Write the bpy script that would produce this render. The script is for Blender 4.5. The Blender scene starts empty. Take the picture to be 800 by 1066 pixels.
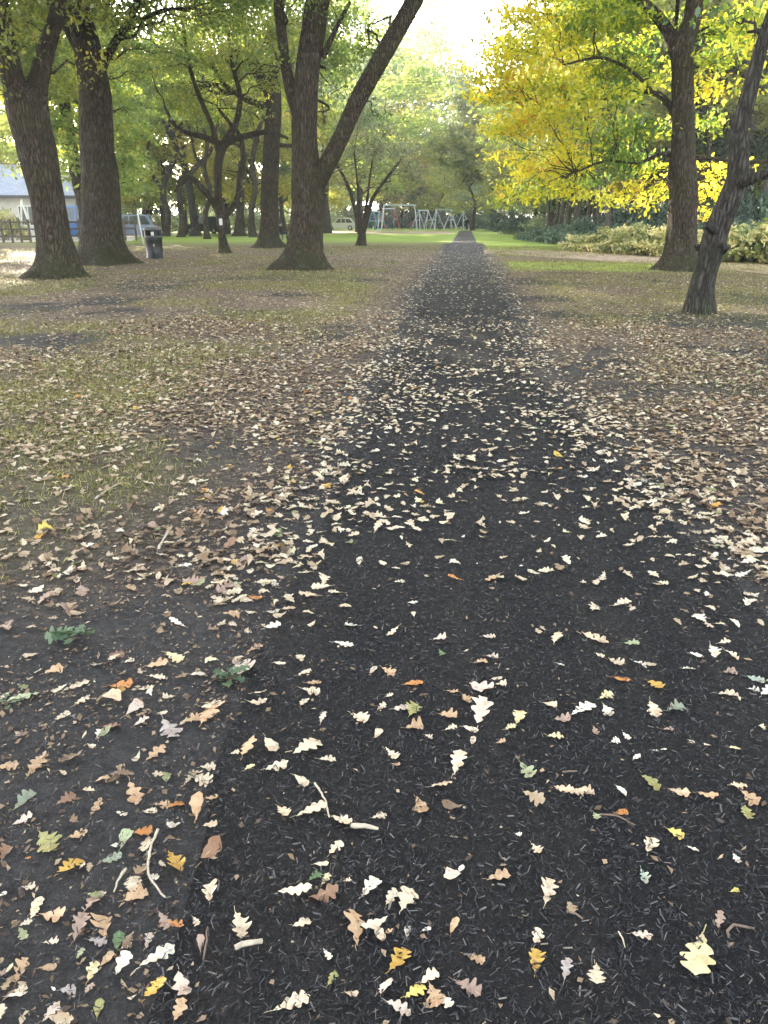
import bpy, bmesh, math, random
import numpy as np
from mathutils import Vector
R = math.radians
rng = np.random.default_rng(7)
random.seed(7)
scene = bpy.context.scene
COL = scene.collection

# ------------------------------------------------------------------ camera
PITCH = math.atan(305/800.0); YAW = math.atan(85/800.0*math.cos(PITCH)); CH = 1.5
cf = np.array([-math.sin(YAW)*math.cos(PITCH), math.cos(YAW)*math.cos(PITCH), -math.sin(PITCH)])
cr = np.array([math.cos(YAW), math.sin(YAW), 0.0])
cu = np.cross(cr, cf)
CAMP = np.array([0, 0, CH])
def ray(px, py): return cf + cr*(px-400)/800.0 + cu*(533-py)/800.0
def G(px, py):
    d = ray(px, py); t = -CH/d[2]; return CAMP + d*t
def in_plane(px, py, base):
    """point seen at px,py on the upright plane through base that faces the viewer; returns point, depth"""
    n = np.array([base[0], base[1], 0.0]); D = np.linalg.norm(n); n /= D
    d = ray(px, py); t = D/np.dot(d, n); return CAMP + d*t, t
def proj(P):
    q = np.asarray(P) - CAMP
    z = q@cf; return 400+800*(q@cr)/z, 533-800*(q@cu)/z, z
cam_d = bpy.data.cameras.new('camera'); cam = bpy.data.objects.new('camera', cam_d); COL.objects.link(cam)
cam.location = (0, 0, CH); cam.rotation_euler = (math.pi/2-PITCH, 0, YAW)
cam_d.sensor_fit = 'VERTICAL'; cam_d.sensor_height = 36; cam_d.lens = 36*800/1066.0
cam_d.clip_start = 0.05; cam_d.clip_end = 3000
scene.camera = cam

# ------------------------------------------------------------------ helpers
def tag(o, label=None, cat=None, group=None, kind=None):
    if label: o['label'] = label
    if cat: o['category'] = cat
    if group: o['group'] = group
    if kind: o['kind'] = kind
    return o
def empty(name, loc=(0, 0, 0), rz=0, label=None, cat=None, group=None):
    o = bpy.data.objects.new(name, None); COL.objects.link(o); o.location = loc; o.rotation_euler = (0, 0, rz)
    o.empty_display_size = 0.2
    return tag(o, label, cat, group)
def link(name, me, mat=None, parent=None):
    o = bpy.data.objects.new(name, me); COL.objects.link(o)
    if mat is not None:
        for m in (mat if isinstance(mat, (list, tuple)) else [mat]): me.materials.append(m)
    if parent is not None: o.parent = parent
    return o
def np_mesh(name, V, F, attrs=None, smooth=False, mi=None):
    """V (n,3), F (m,k) all faces with k corners"""
    V = np.asarray(V, dtype=np.float32); F = np.asarray(F, dtype=np.int32)
    me = bpy.data.meshes.new(name); k = F.shape[1]
    me.vertices.add(len(V)); me.vertices.foreach_set('co', V.ravel())
    me.loops.add(F.size); me.loops.foreach_set('vertex_index', F.ravel())
    me.polygons.add(len(F)); me.polygons.foreach_set('loop_start', np.arange(0, F.size, k, dtype=np.int32))
    try: me.polygons.foreach_set('loop_total', np.full(len(F), k, dtype=np.int32))
    except Exception: pass
    if smooth: me.polygons.foreach_set('use_smooth', np.ones(len(F), dtype=bool))
    if mi is not None: me.polygons.foreach_set('material_index', np.asarray(mi, dtype=np.int32))
    me.update(calc_edges=True)
    for nm, arr in (attrs or {}).items():
        arr = np.asarray(arr, dtype=np.float32)
        a = me.attributes.new(nm, 'FLOAT', 'POINT'); a.data.foreach_set('value', arr.ravel())
    return me
def cat_mesh(parts):
    """parts: list of (V,F[,A]) -> joined"""
    Vs, Fs, off = [], [], 0
    for p in parts:
        Vs.append(p[0]); Fs.append(p[1]+off); off += len(p[0])
    return np.vstack(Vs), np.vstack(Fs)
def _h(i, j, s):
    n = (i.astype(np.int64)*374761393 + j.astype(np.int64)*668265263 + s*974634541) & 0xffffffff
    n = ((n ^ (n >> 13))*1274126177) & 0xffffffff
    return ((n ^ (n >> 16)) & 0xffff)/65535.0
def vn(x, y, sc, seed=0):
    x = np.asarray(x, float)*sc; y = np.asarray(y, float)*sc
    i = np.floor(x); j = np.floor(y); fx = x-i; fy = y-j; i = i.astype(np.int64); j = j.astype(np.int64)
    fx = fx*fx*(3-2*fx); fy = fy*fy*(3-2*fy)
    return (_h(i, j, seed)*(1-fx)+_h(i+1, j, seed)*fx)*(1-fy)+(_h(i, j+1, seed)*(1-fx)+_h(i+1, j+1, seed)*fx)*fy
def fbm(x, y, sc, seed=0, o=4):
    a = 0; w = .5; t = 0
    for k in range(o):
        a = a + w*vn(x, y, sc*2**k, seed+k*17); t += w; w *= .5
    return a/t
def ss(a, b, x):
    t = np.clip((np.asarray(x, float)-a)/(b-a), 0, 1); return t*t*(3-2*t)

def tube(P, r, sides=8, flare=0, lobes=5, ph=0.0, rough=0.0, cap=True):
    """swept tube of quads through points P (n,3) with radii r (n,)"""
    P = np.asarray(P, float); r = np.asarray(r, float); n = len(P)
    T = np.gradient(P, axis=0); T /= np.linalg.norm(T, axis=1)[:, None]+1e-9
    ref = np.array([0, 1, 0.]) if abs(T[0][1]) < .8 else np.array([1, 0, 0.])
    U = np.zeros_like(P); u = np.cross(T[0], ref); u /= np.linalg.norm(u)
    for i in range(n):
        u = u - T[i]*np.dot(u, T[i]); u /= np.linalg.norm(u)+1e-9; U[i] = u
    W = np.cross(T, U)
    a = np.linspace(0, 2*math.pi, sides, endpoint=False)
    rr = r[:, None]*np.ones((1, sides))
    if rough > 0:
        L = np.concatenate([[0], np.cumsum(np.linalg.norm(np.diff(P, axis=0), axis=1))])
        A_, L_ = np.meshgrid(a, L)
        cx = np.cos(A_)*3.1+ph; cy = np.sin(A_)*3.1+ph*1.7
        rr = rr*(1+rough*(fbm(cx+L_*0.9, cy+L_*0.7, 1.0, 3)-.5)*2 + rough*.5*(vn(cx*3+L_*.4, cy*3+50, 1.3, 9)-.5)*2)
    V = P[:, None, :]+rr[:, :, None]*(np.cos(a)[None, :, None]*U[:, None, :]+np.sin(a)[None, :, None]*W[:, None, :])
    V = V.reshape(-1, 3)
    i = np.arange(n-1)[:, None]; j = np.arange(sides)[None, :]; j2 = (j+1) % sides
    F = np.stack([i*sides+j, i*sides+j2, (i+1)*sides+j2, (i+1)*sides+j], -1).reshape(-1, 4)
    if cap and sides >= 4:
        c = []
        for base in (0, (n-1)*sides):
            for k in range(1, sides//2):
                q = [base+k-1, base+k, base+sides-1-k, base+sides-k]
                c.append(q if base else q[::-1])
        F = np.vstack([F, np.array(c)])
    return V, F
def smooth_path(P, r, step):
    """Catmull-Rom resample"""
    P = np.asarray(P, float); r = np.asarray(r, float)
    if len(P) < 3: 
        n = max(2, int(np.linalg.norm(P[-1]-P[0])/step)); t = np.linspace(0, 1, n)
        return P[0]+(P[-1]-P[0])*t[:, None], r[0]+(r[-1]-r[0])*t
    Q = np.vstack([2*P[0]-P[1], P, 2*P[-1]-P[-2]]); out = []; ro = []
    for i in range(1, len(Q)-2):
        n = max(1, int(np.linalg.norm(Q[i+1]-Q[i])/step))
        for k in range(n):
            t = k/n
            out.append(.5*((2*Q[i])+(-Q[i-1]+Q[i+1])*t+(2*Q[i-1]-5*Q[i]+4*Q[i+1]-Q[i+2])*t*t+(-Q[i-1]+3*Q[i]-3*Q[i+1]+Q[i+2])*t**3))
            ro.append(r[i-1]+(r[i]-r[i-1])*t)
    out.append(P[-1]); ro.append(r[-1])
    return np.array(out), np.array(ro)

class MB:
    """collects bevel-able boxes, bars and tubes into one mesh"""
    def __init__(s): s.bm = bmesh.new()
    def box(s, c, d, rz=0, mat=0, bev=0, rx=0, ry=0, taper=None):
        from mathutils import Matrix, Euler
        r = bmesh.ops.create_cube(s.bm, size=1.0); vs = r['verts']
        for v in vs:
            k = 1.0
            if taper and v.co.z > 0: v.co.x *= taper[0]; v.co.y *= taper[1]
            v.co.x *= d[0]; v.co.y *= d[1]; v.co.z *= d[2]
        M = Matrix.Translation(Vector(c)) @ Euler((rx, ry, rz)).to_matrix().to_4x4()
        bmesh.ops.transform(s.bm, matrix=M, verts=vs)
        fs = {f for v in vs for f in v.link_faces}
        for f in fs: f.material_index = mat
        if bev:
            es = list({e for v in vs for e in v.link_edges})
            bmesh.ops.bevel(s.bm, geom=es, offset=bev, segments=2, affect='EDGES')
        return s
    def raw(s, V, F, mat=0, smooth=False):
        vs = [s.bm.verts.new(tuple(v)) for v in V]
        for f in F:
            try:
                q = s.bm.faces.new([vs[i] for i in f]); q.material_index = mat; q.smooth = smooth
            except ValueError: pass
        return s
    def bar(s, a, b, r, sides=8, mat=0, r2=None):
        V, F = tube(np.array([a, b], float), [r, r if r2 is None else r2], sides); return s.raw(V, F, mat, False)
    def lathe(s, prof, c=(0, 0, 0), seg=24, mat=0):
        V = []; n = len(prof)
        for (r, z) in prof:
            for k in range(seg):
                a = 2*math.pi*k/seg; V.append((c[0]+r*math.cos(a), c[1]+r*math.sin(a), c[2]+z))
        F = [(i*seg+k, i*seg+(k+1) % seg, (i+1)*seg+(k+1) % seg, (i+1)*seg+k) for i in range(n-1) for k in range(seg)]
        F.append(tuple(range(seg))[::-1]); F.append(tuple((n-1)*seg+k for k in range(seg)))
        return s.raw(V, F, mat, True)
    def build(s, name, mats, parent=None):
        me = bpy.data.meshes.new(name); s.bm.to_mesh(me); s.bm.free()
        return link(name, me, mats, parent)

# ------------------------------------------------------------------ materials
class NT:
    def __init__(s, name):
        s.m = bpy.data.materials.new(name); s.m.use_nodes = True; s.t = s.m.node_tree; s.t.nodes.clear()
        s.out = s.n('ShaderNodeOutputMaterial')
    def n(s, typ, ins=None, **kw):
        nd = s.t.nodes.new(typ)
        for k, v in kw.items(): setattr(nd, k, v)
        for k, v in (ins or {}).items(): s.i(nd, k, v)
        return nd
    def i(s, nd, k, v):
        sock = nd.inputs[k]
        if isinstance(v, bpy.types.NodeSocket): s.t.links.new(v, sock)
        elif isinstance(v, bpy.types.Node): s.t.links.new(v.outputs[0], sock)
        else:
            if hasattr(sock, 'default_value') and sock.type == 'RGBA' and len(v) == 3: v = (*v, 1)
            sock.default_value = v
    def ramp(s, fac, stops, interp='LINEAR'):
        r = s.n('ShaderNodeValToRGB'); s.i(r, 'Fac', fac); e = r.color_ramp.elements; r.color_ramp.interpolation = interp
        while len(e) < len(stops): e.new(.5)
        for k, (p, c) in enumerate(stops):
            e[k].position = p; e[k].color = (*c, 1) if len(c) == 3 else c
        return r.outputs[0]
    def mix(s, f, a, b, mode='MIX'):
        m = s.n('ShaderNodeMix', data_type='RGBA', blend_type=mode)
        s.i(m, 0, f); s.i(m, 6, a); s.i(m, 7, b); return m.outputs[2]
    def math(s, op, a, b=0.0):
        m = s.n('ShaderNodeMath', operation=op); s.i(m, 0, a); s.i(m, 1, b); return m.outputs[0]
    def noise(s, vec, scale, detail=4, rough=.55, dist=0):
        q = s.n('ShaderNodeTexNoise', {'Scale': scale, 'Detail': detail, 'Roughness': rough, 'Distortion': dist})
        if vec is not None: s.i(q, 'Vector', vec)
        return q.outputs[0]
    def coord(s, which='Object'): return s.n('ShaderNodeTexCoord').outputs[which]
    def mapping(s, vec, scale=(1, 1, 1), rot=(0, 0, 0)):
        m = s.n('ShaderNodeMapping'); s.i(m, 'Vector', vec); m.inputs['Scale'].default_value = scale; m.inputs['Rotation'].default_value = rot
        return m.outputs[0]
    def bump(s, h, strength=.5, dist=.02):
        return s.n('ShaderNodeBump', {'Height': h, 'Strength': strength, 'Distance': dist}).outputs[0]
    def attr(s, name, out=2): return s.n('ShaderNodeAttribute', attribute_name=name).outputs[out]
    def done(s, col, rough=.8, bump=None, metal=0, spec=.5):
        b = s.n('ShaderNodeBsdfPrincipled'); s.i(b, 'Base Color', col); s.i(b, 'Roughness', rough); s.i(b, 'Metallic', metal)
        s.i(b, 'Specular IOR Level', spec)
        if bump is not None: s.i(b, 'Normal', bump)
        s.t.links.new(b.outputs[0], s.out.inputs[0]); return s.m
def simple(name, col, rough=.6, metal=0, var=.25, scale=6, spec=.5):
    t = NT(name); c = t.coord(); n = t.noise(c, scale, 5)
    dark = tuple(x*(1-var) for x in col); lite = tuple(min(1, x*(1+var)) for x in col)
    return t.done(t.ramp(n, [(.3, dark), (.7, lite)]), rough, t.bump(t.noise(c, scale*8), .15, .004), metal, spec)
def leaf_mat(name, stops, trans=.5, gloss=.06, per_object=0.0):
    t = NT(name); f = t.attr('tint')
    col = t.ramp(f, stops)
    if per_object:
        oi = t.n('ShaderNodeObjectInfo').outputs['Random']
        hs = t.n('ShaderNodeHueSaturation'); t.i(hs, 'Color', col)
        t.i(hs, 'Value', t.math('ADD', 1-per_object/2, t.math('MULTIPLY', oi, per_object)))
        t.i(hs, 'Hue', t.math('ADD', .485, t.math('MULTIPLY', oi, .03))); col = hs.outputs[0]
    d = t.n('ShaderNodeBsdfDiffuse', {'Color': col}); tr = t.n('ShaderNodeBsdfTranslucent', {'Color': col})
    g = t.n('ShaderNodeBsdfGlossy', {'Roughness': .45, 'Color': (1, 1, 1, 1)})
    m1 = t.n('ShaderNodeMixShader', {0: trans}); t.t.links.new(d.outputs[0], m1.inputs[1]); t.t.links.new(tr.outputs[0], m1.inputs[2])
    m2 = t.n('ShaderNodeMixShader', {0: gloss}); t.t.links.new(m1.outputs[0], m2.inputs[1]); t.t.links.new(g.outputs[0], m2.inputs[2])
    t.t.links.new(m2.outputs[0], t.out.inputs[0]); return t.m

def bark_mat(name, c0, c1, moss=(.07, .085, .03), mossy=.5):
    t = NT(name); c = t.coord()
    st = t.mapping(c, (1, 1, .16))
    w = t.noise(st, 2.2, 3)
    v = t.n('ShaderNodeTexVoronoi', {'Scale': 17.0, 'Randomness': 1.0}, feature='DISTANCE_TO_EDGE')
    dv = t.n('ShaderNodeVectorMath', operation='ADD'); t.i(dv, 0, st)
    nv = t.n('ShaderNodeTexNoise', {'Scale': 6.0, 'Detail': 3.0}); t.i(nv, 'Vector', st)
    sc = t.n('ShaderNodeVectorMath', {1: (.16, .16, .16)}, operation='MULTIPLY'); t.i(sc, 0, nv.outputs[1]); t.i(dv, 1, sc.outputs[0])
    t.i(v, 'Vector', dv.outputs[0])
    ridge = t.ramp(v.outputs[0], [(.02, (0, 0, 0)), (.28, (1, 1, 1))])
    fine = t.noise(t.mapping(c, (1, 1, .35)), 40, 5, .65)
    col = t.ramp(fine, [(.25, c0), (.75, c1)])
    col = t.mix(t.math('MULTIPLY', t.math('SUBTRACT', 1.0, ridge), .8), col, tuple(x*.35 for x in c0))
    big = t.noise(c, .9, 5, .6)
    col = t.mix(t.math('MULTIPLY', t.ramp(big, [(.45, (0, 0, 0)), (.62, (1, 1, 1))]), mossy), col, moss)
    sz = t.n('ShaderNodeSeparateXYZ'); t.i(sz, 0, c); low = t.n('ShaderNodeMapRange', {'Value': sz.outputs[2], 'From Min': 1.5, 'From Max': .1})
    mg = t.math('MULTIPLY', low.outputs[0], t.ramp(t.noise(c, 2.4, 5, .65), [(.38, (0, 0, 0)), (.6, (1, 1, 1))]))
    col = t.mix(t.math('MULTIPLY', mg, .8*mossy), col, (.075, .095, .03))
    pale = t.noise(c, 3.1, 6, .7)
    col = t.mix(t.math('MULTIPLY', t.ramp(pale, [(.58, (0, 0, 0)), (.66, (1, 1, 1))]), .35), col, (.2, .2, .17))
    h = t.math('ADD', t.math('MULTIPLY', ridge, .8), t.math('MULTIPLY', fine, .5))
    return t.done(col, .9, t.bump(h, 1.0, .07), 0, .25)
EXPOSURE = 2.9; HAZE = 0.0007
# ------------------------------------------------------------------ world and sun
SUN_PX = (-2, 62)
sd = ray(*SUN_PX); sd = sd/np.linalg.norm(sd)
SUN_EL = math.asin(sd[2])+R(4.5)
sd = np.array([sd[0]/math.hypot(sd[0], sd[1])*math.cos(SUN_EL), sd[1]/math.hypot(sd[0], sd[1])*math.cos(SUN_EL), math.sin(SUN_EL)])
w = bpy.data.worlds.new('World'); scene.world = w; w.use_nodes = True; wt = w.node_tree; wt.nodes.clear()
sky = wt.nodes.new('ShaderNodeTexSky'); sky.sky_type = 'NISHITA'; sky.sun_disc = False
sky.sun_elevation = SUN_EL; sky.sun_rotation = math.atan2(sd[0], sd[1]); sky.air_density = 1.0; sky.dust_density = 1.6; sky.ozone_density = 1.0
bg = wt.nodes.new('ShaderNodeBackground'); bg.inputs[1].default_value = 0.15
wo = wt.nodes.new('ShaderNodeOutputWorld'); hs = wt.nodes.new('ShaderNodeHueSaturation'); hs.inputs['Saturation'].default_value = .4; wt.links.new(sky.outputs[0], hs.inputs['Color']); wt.links.new(hs.outputs[0], bg.inputs[0]); wt.links.new(bg.outputs[0], wo.inputs[0])
sl = bpy.data.lights.new('sun', 'SUN'); sl.energy = 5.0; sl.angle = R(.6); sl.color = (1.0, .86, .66)
so = bpy.data.objects.new('sun', sl); COL.objects.link(so)
so.rotation_euler = Vector(sd).to_track_quat('Z', 'Y').to_euler(); so.location = (-30, 60, 40)
scene.view_settings.view_transform = 'Standard'; scene.view_settings.look = 'None'; scene.view_settings.gamma = 1
scene.view_settings.exposure = EXPOSURE
scene.cycles.max_bounces = 7; scene.cycles.volume_bounces = 0; scene.cycles.transmission_bounces = 5; scene.cycles.diffuse_bounces = 4; scene.cycles.glossy_bounces = 2

# ------------------------------------------------------------------ path outline
_R = [G(*p) for p in [(490.5, 239), (498, 256), (508, 275), (520, 300), (552, 390), (605, 445), (660, 500), (703, 550), (765, 610), (808, 650), (890, 740), (1010, 860), (1210, 1066)]]
_L = [G(*p) for p in [(479.5, 239), (468, 256), (456, 275), (440, 300), (408, 390), (384, 445), (352, 510), (318, 580), (270, 690), (232, 800), (196, 920), (150, 1066)]]
_R = np.array(_R)[::-1]; _L = np.array(_L)[::-1]
def xr(y): return np.interp(y, _R[:, 1], _R[:, 0])
def xl(y): return np.interp(y, _L[:, 1], _L[:, 0])
PATH_END = 112.0
def on_path(x, y):   # >0 inside, metres from the nearest edge
    return np.minimum(x-xl(y), xr(y)-x)
def grass_mask(x, y):
    e = -on_path(x, y)
    n = fbm(x, y, .55, 5, 4); m = fbm(x, y, .16, 21, 3)
    g = ss(.44, .70, n*.6+m*.4+.05*ss(6, 16, y))*ss(.5, 1.6, e)*.62
    right = (x > xr(y))
    g = g*np.where(right, .5, 1.0)*np.where(x < xl(y), ss(3.2, 5.0, y-x*.5), 1)
    strip = ss(23.5, 26, y)*(1-ss(30, 32.5, y))*right*ss(.3, .9, e)          # grass strip before the cross track
    back = ss(37.0, 41, y+vn(x, y, .2, 3)*5)*(1-ss(-4, -16, x)*.55)*right*ss(.2, .8, e)
    left = ss(40, 60, y+vn(x, y, .1, 4)*8)*(x < xl(y))*ss(.2, .8, e)*.7
    return np.clip(np.maximum.reduce([g, strip*.85, back*.95, left]), 0, 1)
def bare_mask(x, y):   # bare dark earth
    e = -on_path(x, y); n = fbm(x+40, y-13, .6, 31, 4)
    near = (1-ss(1.6, 3.4, e))*(1-ss(2.1, 3.4, y))*(x < xl(y))*ss(.3, .55, n+.1)
    return np.clip(near + ss(.57, .66, n)*(1-ss(18, 30, y)), 0, 1)
def Hg(x, y):
    e = -on_path(x, y)
    return (fbm(x, y, .35, 77, 3)-.5)*.10*ss(.25, 2.0, e)*(1-ss(25, 45, np.hypot(x, y))) + ss(0, .3, e)*.008

# ------------------------------------------------------------------ ground
t = NT('park_ground'); c = t.coord()
fine = t.math('ADD', t.math('MULTIPLY', t.noise(c, 26, 6, .7), .45), t.math('MULTIPLY', t.noise(c, 150, 5, .75), .55)); mid = t.noise(c, 2.5, 5, .6); big = t.noise(c, .35, 4)
earth = t.ramp(fine, [(.38, (.014, .0135, .0135)), (.62, (.068, .063, .060))])
earth = t.mix(t.ramp(mid, [(.45, (0, 0, 0)), (.7, (1, 1, 1))]), earth, t.ramp(fine, [(.38, (.024, .023, .023)), (.65, (.090, .083, .078))]))
vo = t.n('ShaderNodeTexVoronoi', {'Scale': 42.0}); wv_ = t.n('ShaderNodeTexNoise', {'Scale': 60.0}); t.i(wv_, 'Vector', c); ad = t.n('ShaderNodeVectorMath', operation='MULTIPLY_ADD'); t.i(ad, 0, wv_.outputs[1]); ad.inputs[1].default_value = (.03, .03, .03); t.i(ad, 2, c); t.i(vo, 'Vector', ad.outputs[0])
rnd = t.n('ShaderNodeSeparateColor'); t.i(rnd, 0, vo.outputs['Color'])
litter = t.ramp(rnd.outputs[0], [(0, (.04, .03, .022)), (.4, (.10, .07, .05)), (.7, (.19, .14, .095)), (.9, (.33, .25, .17)), (1, (.48, .38, .27))])
lit = t.mix(.25, litter, (.13, .097, .07))
gr = t.ramp(fine, [(.25, (.08, .075, .025)), (.75, (.24, .22, .07))])
far = t.ramp(t.math('ADD', t.math('MULTIPLY', big, .6), t.math('MULTIPLY', fine, .4)), [(.35, (.17, .28, .04)), (.65, (.36, .44, .08))])
col = t.mix(t.attr('litter'), earth, lit)
col = t.mix(t.attr('grass'), col, gr)
col = t.mix(t.attr('field'), col, far)
hh = t.math('ADD', t.math('MULTIPLY', fine, 1.4), mid)
M_ground = t.done(col, .95, t.bump(hh, .7, .02), 0, .2)

def axis(*segs):
    out = []
    for a, b, s in segs: out += list(np.arange(a, b, s))
    return np.array(out+[segs[-1][1]])
gx = axis((-420, -44, 12), (-44, -9, .6), (-9, 7, .09), (7, 40, .6), (40, 420, 12))
gy = axis((-60, -4, 3), (-4, 9, .09), (9, 50, .4), (50, 110, 3), (110, 700, 15))
XX, YY = np.meshgrid(gx, gy); X = XX.ravel(); Y = YY.ravel()
gm = grass_mask(X, Y); bm_ = bare_mask(X, Y)
field = np.clip(ss(46, 66, Y+(vn(X, Y, .12, 4)-.5)*10), 0, 1)*(1-ss(8, 20, X))*np.where(X < -9, ss(-90, -40, X)*.6+.25, 1)
field = np.maximum(field, ss(39, 45, Y+vn(X, Y, .25, 8)*3)*(X > xr(Y)+.4)*(1-ss(7, 11, X)))
field = np.maximum(field, .95*ss(25, 26.5, Y+vn(X, Y, .4, 9)*1.5)*(1-ss(29.5, 31, Y))*(X > xr(Y)+.7)*(1-ss(6, 9, X)))
litter_a = np.clip((1-bm_)*ss(.1, .7, -on_path(X, Y))*(.35+.65*ss(4, 14, Y)), 0, 1)
Z = Hg(X, Y)
nx, ny = len(gx), len(gy); i = np.arange(ny-1)[:, None]; j = np.arange(nx-1)[None, :]
F = np.stack([i*nx+j, i*nx+j+1, (i+1)*nx+j+1, (i+1)*nx+j], -1).reshape(-1, 4)
o = link('ground', np_mesh('ground', np.stack([X, Y, Z], 1), F, {'grass': gm, 'litter': litter_a, 'field': field}, True), M_ground)
tag(o, 'park ground of leaf litter, bare earth and grass', 'ground', kind='structure')

# path sheet
t = NT('path_mulch'); c = t.coord()
f1 = t.noise(t.mapping(c, (1, 1, .3)), 130, 4, .7, 1.0); f2 = t.noise(c, 40, 5, .7); f3 = t.noise(c, 1.2, 4)
col = t.ramp(f1, [(.3, (.004, .004, .005)), (.52, (.013, .013, .015)), (.75, (.046, .045, .049))])
st_ = t.noise(t.mapping(c, (2.2, .35, 1)), 1.6, 5, .6)
col = t.mix(t.ramp(st_, [(.42, (0, 0, 0)), (.62, (.75, .75, .75))]), col, t.ramp(f2, [(.35, (.013, .011, .010)), (.7, (.065, .056, .048))]))
col = t.mix(t.ramp(f3, [(.4, (0, 0, 0)), (.7, (.5, .5, .5))]), col, t.ramp(f2, [(.3, (.012, .011, .012)), (.75, (.05, .045, .045))]))
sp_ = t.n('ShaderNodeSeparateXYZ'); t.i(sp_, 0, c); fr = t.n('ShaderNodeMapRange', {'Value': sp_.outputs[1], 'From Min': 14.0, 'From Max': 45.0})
col = t.mix(fr.outputs[0], col, t.ramp(f2, [(.3, (.04, .04, .042)), (.7, (.085, .083, .088))]))  # far stretch paler: grazing sky reflection put into the colour
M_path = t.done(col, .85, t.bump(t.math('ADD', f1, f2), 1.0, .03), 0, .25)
py_ = axis((-4, 9, .06), (9, 30, .25), (30, PATH_END, 1.0)); K = 28
ex = .10*(fbm(py_, py_*0, 2.2, 3)-.5)*2*np.minimum(1, .4+py_*.05); ex2 = .10*(fbm(py_, py_*0+9, 2.2, 4)-.5)*2
u = np.linspace(0, 1, K)[None, :]
L_ = (xl(py_)+ex)[:, None]; R_ = (xr(py_)+ex2)[:, None]
PX = L_+(R_-L_)*u; PY = py_[:, None]+0*u
edge = np.minimum(PX-L_, R_-PX)
PZ = .004+.012*ss(0, .25, edge)+.006*(fbm(PX, PY, 3, 6)-.5)*ss(0, .2, edge)
nyp = len(py_); i = np.arange(nyp-1)[:, None]; j = np.arange(K-1)[None, :]
F = np.stack([i*K+j, i*K+j+1, (i+1)*K+j+1, (i+1)*K+j], -1).reshape(-1, 4)
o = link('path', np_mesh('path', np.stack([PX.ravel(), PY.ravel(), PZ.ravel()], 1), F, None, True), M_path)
tag(o, 'straight dark mulch path leading away through the park', 'path', kind='structure')
# cross tracks of trodden pale earth
M_track = simple('track_earth', (.36, .27, .21), .95, 0, .3, 2.0, .2)
def sheet(name, top, bot, label, z=.012):
    n = 40; a = np.array([G(*p) for p in top]); b = np.array([G(*p) for p in bot])
    ta = np.linspace(0, 1, len(a)); tb = np.linspace(0, 1, len(b)); tt = np.linspace(0, 1, n)
    A = np.stack([np.interp(tt, ta, a[:, k]) for k in range(3)], 1); B = np.stack([np.interp(tt, tb, b[:, k]) for k in range(3)], 1)
    A[:, 1] += (vn(A[:, 0], A[:, 0]*0, .8, 3)-.5)*.9; B[:, 1] += (vn(B[:, 0], B[:, 0]*0, .9, 8)-.5)*.7
    m = 5; V = np.concatenate([(A+(B-A)*q)[:, None, :] for q in np.linspace(0, 1, m)], 1).reshape(-1, 3)
    V[:, 2] = z + Hg(V[:, 0], V[:, 1])
    i = np.arange(n-1)[:, None]; j = np.arange(m-1)[None, :]
    F = np.stack([i*m+j, i*m+j+1, (i+1)*m+j+1, (i+1)*m+j], -1).reshape(-1, 4)
    return tag(link(name, np_mesh(name, V, F), M_track), label, 'path', kind='structure')
sheet('cross_path', [(503, 260), (600, 262), (700, 266), (860, 276)], [(505, 264), (600, 270), (700, 277), (860, 292)], 'pale trodden earth track crossing from the right')
sheet('far_path', [(230, 240.2), (340, 240.4), (470, 241)], [(230, 242.2), (340, 242.8), (470, 243.5)], 'thin pale footpath at the edge of the bright field')

# ------------------------------------------------------------------ mulch chips on the path (stuff)
def chips(n, y0, y1, smin, smax, spill):
    y = y0+(y1-y0)*rng.random(n)**1.3; x = xl(y)-spill+(xr(y)-xl(y)+2*spill)*rng.random(n)
    vis = np.abs(np.arctan2(x, y+.6)+YAW) < .60
    e = on_path(x, y); keep = vis & (rng.random(n) < np.where(e > 0, 1, np.exp(np.minimum(e, 0)/.14)*.8+np.where(x < xl(y), .30*ss(.3, .6, fbm(x, y, 2.5, 71, 3)), 0)))
    x = x[keep]; y = y[keep]; n = len(x)
    L = smin+(smax-smin)*rng.random(n)**2.6; W = L*(.09+.2*rng.random(n)**2); a = rng.random(n)*math.pi
    tl = rng.normal(0, .38, n); 
    dx = np.cos(a); dy = np.sin(a)
    z = .018+np.abs(np.sin(tl))*L*.35+rng.random(n)*.006; z = np.where(e[keep] > 0, z, z-.006+Hg(x, y))
    P = np.stack([x, y, z], 1)
    A = np.stack([dx*np.cos(tl), dy*np.cos(tl), np.sin(tl)], 1)*L[:, None]/2
    r2 = rng.normal(0, .5, n); B = np.stack([-dy*np.cos(r2), dx*np.cos(r2), np.sin(r2)], 1)*W[:, None]/2
    k = (.05+.9*rng.random(n))[:, None]
    V = np.stack([P-A-B*k, P+A-B, P+A*.9+B*k, P-A*.95+B], 1).reshape(-1, 3)
    F = np.arange(4*n).reshape(n, 4); return V, F, np.repeat(rng.random(n), 4)
a_ = chips(330000, .3, 5.0, .005, .022, .9); b_ = chips(70000, 4.5, 14.0, .012, .035, .15)
V = np.vstack([a_[0], b_[0]]); F = np.vstack([a_[1], b_[1]+len(a_[0])]); tn = np.concatenate([a_[2], b_[2]])
t = NT('mulch_chip')
M_chip = t.done(t.ramp(t.attr('tint'), [(0, (.004, .004, .005)), (.45, (.011, .011, .013)), (.75, (.032, .031, .034)), (.95, (.10, .092, .09)), (1, (.2, .17, .14))]), .62, None, 0, .4)
o = link('path_mulch', np_mesh('path_mulch', V, F, {'tint': tn}), M_chip)
tag(o, 'loose dark shredded mulch covering the path', 'mulch', kind='stuff')

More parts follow.
